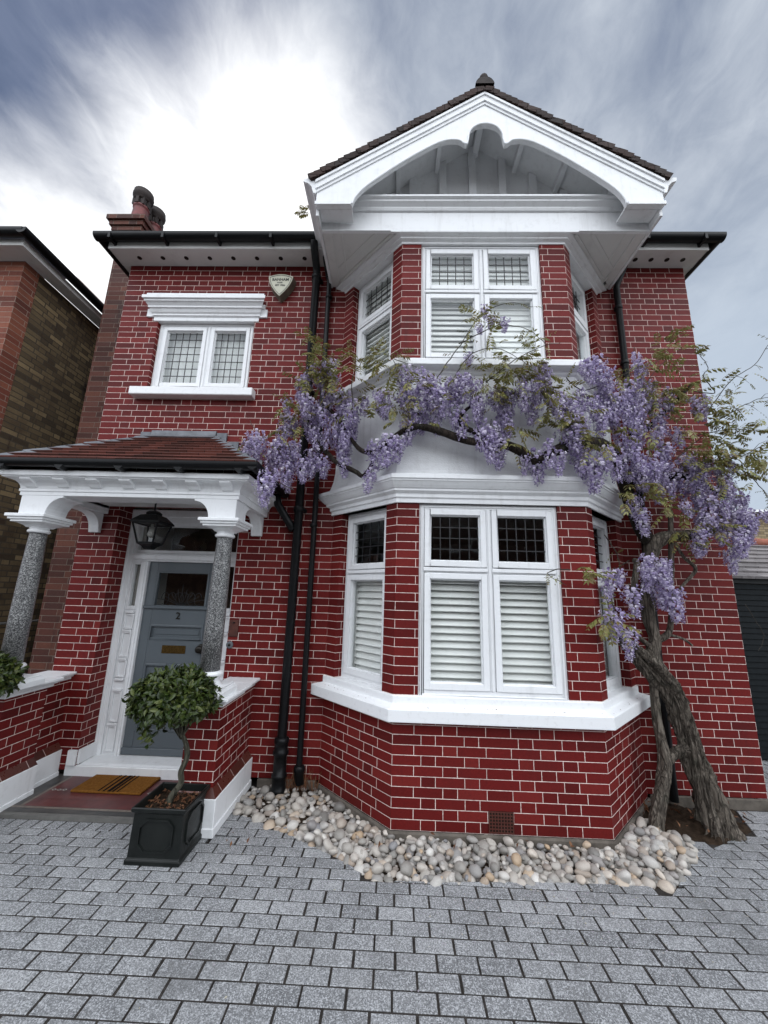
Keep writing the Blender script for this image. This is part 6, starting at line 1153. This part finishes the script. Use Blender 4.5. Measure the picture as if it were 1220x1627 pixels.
def pinnate(mb,p,d,l,pairs,lw,u,droop=.35):
    d=d.normalized(); side=d.cross(V3((0,0,1)))
    if side.length<.1: side=V3((1,0,0))
    side.normalize(); nrm=side.cross(d).normalized()
    q=p; ang=0
    pts=[p]
    for k in range(pairs):
        d=(d+V3((0,0,-droop/pairs))).normalized(); q=q+d*l/pairs; pts.append(q)
        for sg in (-1,1):
            ld=(side*sg*.85+d*.5+V3((0,0,-.25))+rv()*.15); ll=lw*(.75+.5*math.sin(PI*(k+.8)/(pairs+.6)))
            leafquad(mb,q,ld,nrm+rv()*.2,ll,ll*.42,(u+random.random()*.02,random.random()*40),fold=.2,curl=.2)
    leafquad(mb,q,d,nrm,lw*.9,lw*.32,(u,random.random()*9))
    for a,b in zip(pts,pts[1:]):
        w=nrm.cross(b-a).normalized()*.0012; mb.face([a-w,a+w,b+w,b-w],uv=(u,.5))
for i,sgt in enumerate(SHOOTS):
    thin=i==20
    mb,p=shoot_mesh(sgt,.0055 if not thin else .003,.0018); mb.build('shoot',M['shoot'],ws,merge=False)
    if thin: continue
    n=len(p)
    for k in range(2,n):
        if random.random()<.42 and i not in (18,19): pinnate(LB,p[k],rv()+V3((0,-.2,-.2)),random.uniform(.06,.13),random.choice((3,4,5)),random.uniform(.016,.028),random.random()*50,.5)
    # side twigs
    for k in range(3,n,4):
        if i in (4,5,7,8,11,12,13): 
            q=p[k]; e=q+V3((random.uniform(.04,.16),random.uniform(-.05,.05),random.uniform(-.1,.12)))
            t=MB(); t.tube([q,(q+e)/2+V3((0,0,.02)),e],[.003,.002,.0012],4); t.build('twig',M['shoot'],ws,merge=False)
            if random.random()<.8: pinnate(LB,e,e-q,random.uniform(.06,.12),4,random.uniform(.016,.026),random.random()*50,.6)
for q in LEAVES:
    d=rv(); d=V3((d.x,-abs(d.y)*.7,d.z*.6-.15))
    pinnate(LB,V3(q),d,random.uniform(.09,.19),random.choice((4,5,6)),random.uniform(.030,.054),random.random()*50,random.uniform(.3,.9))
LB.build('foliage',M['wleaf'],ws,recalc=False,merge=False)
# fine tangled twigs behind the blossom
TW=[]
for r in RAC:
    if random.random()<.55:
        a=V3(r[:3]); b=a+V3((random.uniform(-.25,.25),random.uniform(-.02,.12),random.uniform(-.12,.18)))
        TW.append([a,(a+b)/2+rv()*.03,b])
for q in TW[:60]:
    mb=MB(); mb.tube(q,[.002,.003,.004],4); mb.build('twig',M['shoot'],ws,merge=False)
# flower clusters
def raceme(seed,n=120,loose=0.):
    random.seed(seed); mb=MB()
    mb.tube([V3((0,0,.12)),V3((0,0,-.5)),V3((.01,0,-1.))],[.012,.009,.004],4,m=1)
    for k in range(n):
        t=(k+.5)/n; t=t**.85; z=-t*.98+.02; ph=k*2.39996+random.uniform(-.4,.4)
        R=.30*(1-t*.72)*(min(1,t*7+.5))*random.uniform(.45,1.25)*(1-loose*.2); s=.128*(1-.42*t)*random.uniform(.8,1.15)
        o=V3((math.cos(ph),math.sin(ph),0)); c=V3((0,0,z))+o*R; c.z-=R*.25
        out=(o+V3((0,0,random.uniform(-.5,.25)))+rv()*.35).normalized(); sd=out.cross(V3((0,0,1))).normalized(); up=sd.cross(out).normalized()
        u=(random.random()*60,random.random()*60); u2=(random.random()*60,random.random()*60)
        # banner: two facing petals swept up, keel: folded pair below
        b0=c; 
        mb.face([b0-sd*s*.10,b0+sd*s*.10,b0+sd*s*.52+up*s*.55+out*s*.25,b0-sd*s*.52+up*s*.55+out*s*.25],uv=u)
        mb.face([b0+sd*s*.52+up*s*.55+out*s*.25,b0-sd*s*.52+up*s*.55+out*s*.25,b0-sd*s*.28+up*s*.98+out*s*.02,b0+sd*s*.28+up*s*.98+out*s*.02],uv=u)
        kt=b0+out*s*.85-up*s*.25
        mb.face([b0,b0+sd*s*.3+out*s*.4-up*s*.05,kt,b0+out*s*.45-up*s*.40],uv=u2); mb.face([b0,b0-sd*s*.3+out*s*.4-up*s*.05,kt,b0+out*s*.45-up*s*.40],uv=u2)
        if k%2==0: mb.face([c,c+V3((0,0,.004)),V3((0,0,z+.05)),V3((0,0,z+.045))],uv=u2,m=1)
    return mb
var=[]
for i in range(7):
    o=raceme(100+i,118 if i<5 else 80,0 if i<5 else 1).build('flower_cluster',[M['petal'],M['shoot']],None,merge=False,recalc=False)
    var.append(o.data); bpy.data.objects.remove(o)
random.seed(31)
RS=sorted(RAC,key=lambda r:-r[3]/r[1])
def rmat(r):
    e=Euler((random.gauss(0,.13),random.gauss(0,.13),random.uniform(0,6.28))); L=r[3]; w=L*random.uniform(.85,1.15)
    return Matrix.Translation(V3(r[:3]))@e.to_matrix().to_4x4()@Matrix.Diagonal((w,w,L,1))
for i,r in enumerate(RS[:100]):
    o=bpy.data.objects.new('flower_cluster',var[random.randrange(7)]); link(o); o.parent=ws
    o.matrix_local=Matrix.Translation(-WL[ws.name])@rmat(r)
bm=bmesh.new()
for r in RS[100:]:
    t=bmesh.new(); t.from_mesh(var[random.randrange(7)]); t.transform(Matrix.Translation(-WL[ws.name])@rmat(r)); me=bpy.data.meshes.new('tmp'); t.to_mesh(me); t.free(); bm.from_mesh(me); bpy.data.meshes.remove(me)
me=bpy.data.meshes.new('flower_clusters'); bm.to_mesh(me); bm.free(); me.materials.append(M['petal']); me.materials.append(M['shoot'])
o=bpy.data.objects.new('flower_clusters',me); link(o); o.parent=ws; o['kind']='stuff'
# ------------------------------------------------------------------ litter
random.seed(8)
mb=MB()
for k in range(620):
    if random.random()<.75: x=random.gauss(1.2,.7); y=random.gauss(2.75,.28)
    else: x=random.uniform(-2,3); y=random.uniform(1.6,3.2)
    if inside((x,y),PEB) or inside((x,y),PORCH) or inside((x,y),HOUSE): continue
    d=rv(); d.z=.05*abs(d.z); leafquad(mb,V3((x,y,.004)),d,V3((0,0,1))+rv()*.4,random.uniform(.006,.016),random.uniform(.004,.009),(random.random()*60,random.random()*60))
for k in range(90):
    t=random.random(); side=random.random()
    if side<.35: x=.02-.62*t; y=3.27+.62*t; off=random.uniform(.0,.06); x-=off*.7; y-=off*.7
    elif side<.75: x=.02+1.6*t; y=3.27-random.uniform(.01,.065)
    else: x=1.66+.6*t; y=3.27+.6*t; off=random.uniform(.0,.06); x+=off*.7; y-=off*.7
    zz=.905 
    d=rv(); d.z*=.1; leafquad(mb,V3((x,y,.908)),d,V3((0,-.6,1))+rv()*.3,random.uniform(.008,.016),random.uniform(.005,.008),(random.random()*60,random.random()*60),m=1)
o=mb.build('fallen_petals',[M['litter'],M['deadleaf']],recalc=False,merge=False); tag(o,'fallen petals and bud scales scattered over the setts and sill','petals',kind='stuff')
mb=MB()
for k in range(90):
    x=random.uniform(2.1,2.95);y=random.uniform(3.42,3.85)
    if not inside((x,y),SOIL): continue
    d=rv(); leafquad(mb,V3((x,y,.04+random.uniform(0,.03))),d,V3((0,0,1))+rv(),random.uniform(.03,.07),random.uniform(.015,.035),(random.random()*60,random.random()*60),curl=.4)
for k in range(16):
    d=rv(); leafquad(mb,V3((random.uniform(-1.2,1.8),random.uniform(3.0,3.2),.07)),d,V3((0,0,1))+rv()*.6,random.uniform(.025,.045),random.uniform(.012,.022),(random.random()*60,random.random()*60),curl=.4)
o=mb.build('dead_leaves',M['deadleaf'],recalc=False,merge=False); tag(o,'brown dead leaves lying on the soil below the wisteria','leaves',kind='stuff')
mb=MB()
for k in range(70):
    b=V3((random.uniform(-.98,-.62),random.uniform(3.84,3.91),.0)); d=V3((random.gauss(0,.35),random.gauss(-.2,.25),1)); leafquad(mb,b,d,V3((0,-1,0)),random.uniform(.08,.2),.006,(random.random()*60,random.random()*60),curl=.5,seg=3)
o=mb.build('dry_grass',M['deadleaf'],recalc=False,merge=False); tag(o,'dry grass tuft behind the downpipe foot beside the pebbles','grass',kind='stuff')
# ------------------------------------------------------------------ neighbours
nb=thing('neighbour_house','weathered stock brick house with red quoins close on the left','house',(-6.5,3.87,0))
XN=-4.6; YN=3.87
mb=MB(); F1=frame((XN,YN,0),(0,1,0),(1,0,0)); panel(mb,F1,.20,9,0,5.62); mb.build('side_wall',M['brick_yellow'],nb,recalc=False)
mb=MB(); panel(mb,F1,0,.20,0,5.62,[],[0]); F0=frame((-10,YN,0),(1,0,0),(0,-1,0)); panel(mb,F0,0,5.4,0,5.62,[],[5.4]); mb.build('front_wall',M['brick_orange'],nb,recalc=False)
mb=MB(); mb.box(XN+.001,XN+.05,5.20,5.42,0,5.6); mb.build('corner_pier',M['brick_plain'],nb)
mb=MB(); mb.box(-10,XN+.17,3.66,3.868,5.625,5.65); mb.box(-10,XN+.17,3.645,3.66,5.625,5.70); mb.box(XN+.001,XN+.17,3.868,12,5.625,5.65); mb.box(XN+.17,XN+.185,3.645,12,5.62,5.70); mb.build('eaves_soffit',M['shaded_soffit'],nb)
mb=MB(); half_round(mb,.06,lambda a,b:(-10,3.585+a,5.74+b),lambda a,b:(XN+.26,3.585+a,5.74+b)); half_round(mb,.06,lambda a,b:(XN+.245+a,3.53,5.741+b),lambda a,b:(XN+.245+a,12,5.741+b)); mb.build('gutter',M['gutter'],nb)
mb=MB(); mb.face([(-10,3.6,5.73),(XN+.22,3.6,5.73),(-7,7,8.3),(-10,7,8.3)]); mb.face([(XN+.22,3.6,5.73),(XN+.22,12,5.73),(-7,9,8.3),(-7,7,8.3)]); mb.build('roof',M['tile'],nb,recalc=False)
mb=MB(); mb.tube([(XN+.03,3.9,1.30),(XN+.03,4.5,1.29),(XN+.08,4.92,1.30),(XN+.1,5.4,1.30),(XN+.1,7,1.30)],.014,8); mb.build('cable',M['stone'],nb)
gt=thing('side_gate','dark boarded timber gate closing the passage left of the house','gate',(-4.0,6.3,0))
mb=MB()
for i in range(9): mb.box(-4.58+i*.14,-4.445+i*.14,6.30,6.325,.03,2.0-.01*(i%2))
mb.build('boards',M['timber'],gt)
mb=MB(); mb.box(-4.59,-3.33,6.325,6.37,.4,.5); mb.box(-4.59,-3.33,6.325,6.37,1.5,1.6); mb.build('rails',M['timber'],gt)
ga=thing('garage','low garage with dark blue-grey slatted door and pale tiled roof right of the house','garage',(5.4,5.0,0))
mb=MB()
for i in range(30): 
    z=.02+i*.066; mb.hexa([(3.95,4.992,z),(6.2,4.992,z),(6.2,5.02,z),(3.95,5.02,z),(3.95,5.004,z+.063),(6.2,5.004,z+.063),(6.2,5.02,z+.063),(3.95,5.02,z+.063)])
mb.build('slatted_door',M['garage'],ga)
mb=MB(); mb.box(3.7,3.95,5.0,5.2,0,2.03); mb.box(6.2,6.5,5.0,5.2,0,2.03); mb.box(3.7,6.5,5.2,7.5,0,2.03); mb.build('wall',M['brick_buff'],ga)
mb=MB(); mb.box(3.7,6.5,4.985,5.01,2.005,2.07); mb.build('fascia',M['black'],ga)
mb=MB()
nk=8
for k in range(nk):
    a,b=k/nk,(k+1)/nk+.03; L=lambda p,q,t:p+(q-p)*t
    mb.hexa([(L(3.6,4.55,a),L(4.9,6.1,a),L(2.06,2.66,a)),(6.8,L(4.9,6.1,a),L(2.06,2.66,a)),(6.8,L(4.9,6.1,b),L(2.06,2.66,b)),(L(3.6,4.55,b),L(4.9,6.1,b),L(2.06,2.66,b)),
     (L(3.6,4.55,a),L(4.9,6.1,a)-.01,L(2.06,2.66,a)+.03),(6.8,L(4.9,6.1,a)-.01,L(2.06,2.66,a)+.03),(6.8,L(4.9,6.1,b),L(2.06,2.66,b)+.006),(L(3.6,4.55,b),L(4.9,6.1,b),L(2.06,2.66,b)+.006)])
mb.build('roof',M['tile_grey'],ga,merge=False)
mb=MB()
for k in range(8):
    a,b=k/8,(k+1)/8; P=lambda t:V3((3.6+.95*t+.02,4.9+1.2*t,2.08+.60*t+.02))
    mb.tube([P(a),P(b)],[.075,.062],10)
for k in range(7): mb.tube([(4.55+k*.33,6.1,2.69),(4.88+k*.33,6.1,2.69)],[.075,.066],10)
mb.build('ridge_tile',M['terracotta'],ga,merge=False)
fh=thing('far_house','buff brick house with brown tiled roof behind the garage','house',(12,11,0))
mb=MB(); F2=frame((8.3,11,0),(1,0,0),(0,-1,0)); panel(mb,F2,0,6,0,4.35); F3=frame((8.3,17,0),(0,-1,0),(-1,0,0)); panel(mb,F3,0,6,0,4.35); mb.build('wall',M['brick_buff'],fh,recalc=False)
mb=MB(); mb.face([(8.1,10.75,4.30),(14.5,10.75,4.48),(14.5,13.6,5.05),(9.2,13.6,4.85)]); mb.face([(8.1,17.2,4.30),(8.1,10.75,4.30),(9.2,13.6,4.85),(9.2,14.6,4.85)]); mb.build('roof',M['tile'],fh,recalc=False)
mb=MB(); mb.hexa([(8.1,10.72,4.22),(14.5,10.72,4.40),(14.5,10.76,4.40),(8.1,10.76,4.22),(8.1,10.72,4.29),(14.5,10.72,4.47),(14.5,10.76,4.47),(8.1,10.76,4.29)]); mb.build('fascia',M['white'],fh)
# ------------------------------------------------------------------ the other side of the street (seen mirrored in the glass)
op=thing('opposite_house','dark brick house across the street, mirrored in the window panes','house',(0,-15,0))
mb=MB(); FO=frame((14,-15,0),(-1,0,0),(0,1,0)); wins=[(3+k*5.6,5.2+k*5.6,z,z+1.5) for k in range(4) for z in (1.0,4.2)]
panel(mb,FO,0,28,0,6.6,wins,rev=.15); mb.box(-14,14,-23,-15.16,0,6.59); mb.build('wall',M['brick_plain'],op,recalc=False)
for a,b,c,d in wins:
    mb=MB(); ring(mb,FO,a,b,c,d,.12,-.14,-.06); mb.lbox(FO,(a+b)/2-.04,(a+b)/2+.04,-.14,-.07,c+.12,d-.12); mb.build('window_frame',M['white'],op)
mb=MB(); mb.face([(14.4,-14.6,6.6),(-14.4,-14.6,6.6),(-14.4,-19,10),(14.4,-19,10)]); mb.face([(-14.4,-23.4,6.6),(14.4,-23.4,6.6),(14.4,-19,10),(-14.4,-19,10)]); mb.build('roof',M['tile_dark'],op,recalc=False)
# ------ sky, sun, camera
w=bpy.data.worlds.new('World'); SC.world=w; w.use_nodes=True
class WT(NT):
    def __init__(s): s.nt=w.node_tree; s.N=s.nt.nodes; s.L=s.nt.links
t=WT(); bg=t.N['Background']
d=t.n('ShaderNodeTexCoord').outputs['Generated']; sx,sy,sz=t.xyz(d)
zc=t.m('ADD',t.m('MAXIMUM',sz,.02),.28); px=t.m('DIVIDE',sx,zc); py=t.m('DIVIDE',sy,zc)
pl_=t.cmb(px,py,0.)
def warp(src,sc,am):
    wv=t.n('ShaderNodeTexNoise'); t.L.new(src,wv.inputs['Vector']); wv.inputs['Scale'].default_value=sc; wv.inputs['Detail'].default_value=3
    wa=t.n('ShaderNodeVectorMath',operation='SCALE'); t.L.new(wv.outputs['Color'],wa.inputs[0]); wa.inputs['Scale'].default_value=am
    ad=t.n('ShaderNodeVectorMath',operation='ADD'); t.L.new(src,ad.inputs[0]); t.L.new(wa.outputs[0],ad.inputs[1]); return ad.outputs[0]
def mapped(src,rot,sc):
    mp=t.n('ShaderNodeMapping'); t.L.new(src,mp.inputs[0]); mp.inputs['Rotation'].default_value=(0,0,math.radians(rot)); mp.inputs['Scale'].default_value=(sc[0],sc[1],1); return mp.outputs[0]
w1=warp(pl_,2.2,.35); w2=warp(pl_,6.,.10)
n1=t.noise(mapped(w1,-32,(1.35,1.)),3.2,8,.58,.3)
n2=t.noise(w1,2.6,4,.5,.1)
n3=t.noise(mapped(w2,-34,(1.6,1.)),8.0,8,.60,.4)
def dot(v):
    x=t.n('ShaderNodeVectorMath',operation='DOT_PRODUCT'); t.L.new(d,x.inputs[0]); x.inputs[1].default_value=v; return x.outputs['Value']
wis=t.m('ADD',t.m('MULTIPLY',n1,.6),t.m('MULTIPLY',n3,.4))
fz=t.m('MULTIPLY',t.m('SUBTRACT',wis,.5),.042)
def lobe(v,a,b): return t.mr(t.m('ADD',dot(v),fz),a,b,smooth=False)
g1=lobe((-.225,.60,.768),.962,.995); g2=lobe((-.378,.612,.695),.964,.993); g3=lobe((-.561,.623,.545),.962,.995)
gl=t.m('MAXIMUM',t.m('MAXIMUM',g1,g2),g3); gl=t.m('POWER',gl,1.6)
cl=t.m('ADD',t.m('MULTIPLY',n1,.42),t.m('ADD',t.m('MULTIPLY',n2,.32),t.m('MULTIPLY',n3,.30)))
cl=t.m('ADD',cl,t.m('ADD',t.m('MULTIPLY',sx,.24),t.m('MULTIPLY',t.mr(sz,.9,.35),.10)))
cl=t.m('ADD',cl,t.m('MULTIPLY',t.mr(dot((.05,.62,.78)),.90,1.),.12))
base=t.ramp(cl,[(.34,(.075,.105,.18)),(.46,(.120,.152,.235)),(.55,(.185,.222,.30)),(.65,(.285,.325,.395)),(.78,(.43,.47,.53))])
sky=t.n('ShaderNodeTexSky',sky_type='NISHITA',sun_disc=False,sun_elevation=math.radians(55.7),sun_rotation=math.radians(-24.6))
hz=t.mix(t.m('MULTIPLY',t.m('MULTIPLY',t.mr(sz,.74,.42),t.mr(sx,.12,.5)),.85),base,(.40,.465,.55))
col=t.mix(gl,hz,(.95,.96,.97))
bk=t.m('MULTIPLY',t.m('MULTIPLY',t.mr(dot((0,-.70,.714)),-.12,.9),t.mr(sy,.32,-.25)),BACK)
bb=t.mix(1.,col,t.cmb(t.m('MULTIPLY',bk,.965),t.m('MULTIPLY',bk,1.0),t.m('MULTIPLY',bk,1.035)),'ADD')
# thin veil of clear Nishita blue mixed with the cloud
ns=t.n('ShaderNodeVectorMath',operation='SCALE'); t.L.new(sky.outputs[0],ns.inputs[0]); ns.inputs['Scale'].default_value=.05
fin=t.mix(.08,bb,ns.outputs[0])
t.L.new(fin,bg.inputs[0]); bg.inputs[1].default_value=1.
sl=bpy.data.lights.new('sun','SUN'); sl.energy=.9; sl.angle=math.radians(14); sl.color=(1,.96,.9)
so=bpy.data.objects.new('sun',sl); link(so); so.rotation_euler=V3((-.235,.513,.826)).to_track_quat('Z','Y').to_euler()
cd=bpy.data.cameras.new('camera'); cd.sensor_fit='VERTICAL'; cd.sensor_height=36; cd.sensor_width=27; cd.lens=36*611/1627; cd.clip_end=2000; cd.clip_start=.05
co=bpy.data.objects.new('camera',cd); link(co)
m3=Matrix(CAMR); m4=m3.to_4x4(); m4.translation=V3((0,0,H0)); co.matrix_world=m4
SC.camera=co
SC.view_settings.view_transform='Standard'; SC.view_settings.look='None'; SC.view_settings.exposure=EXPO; SC.view_settings.gamma=1
try: SC.cycles.max_bounces=8; SC.cycles.transparent_max_bounces=16
except Exception: pass
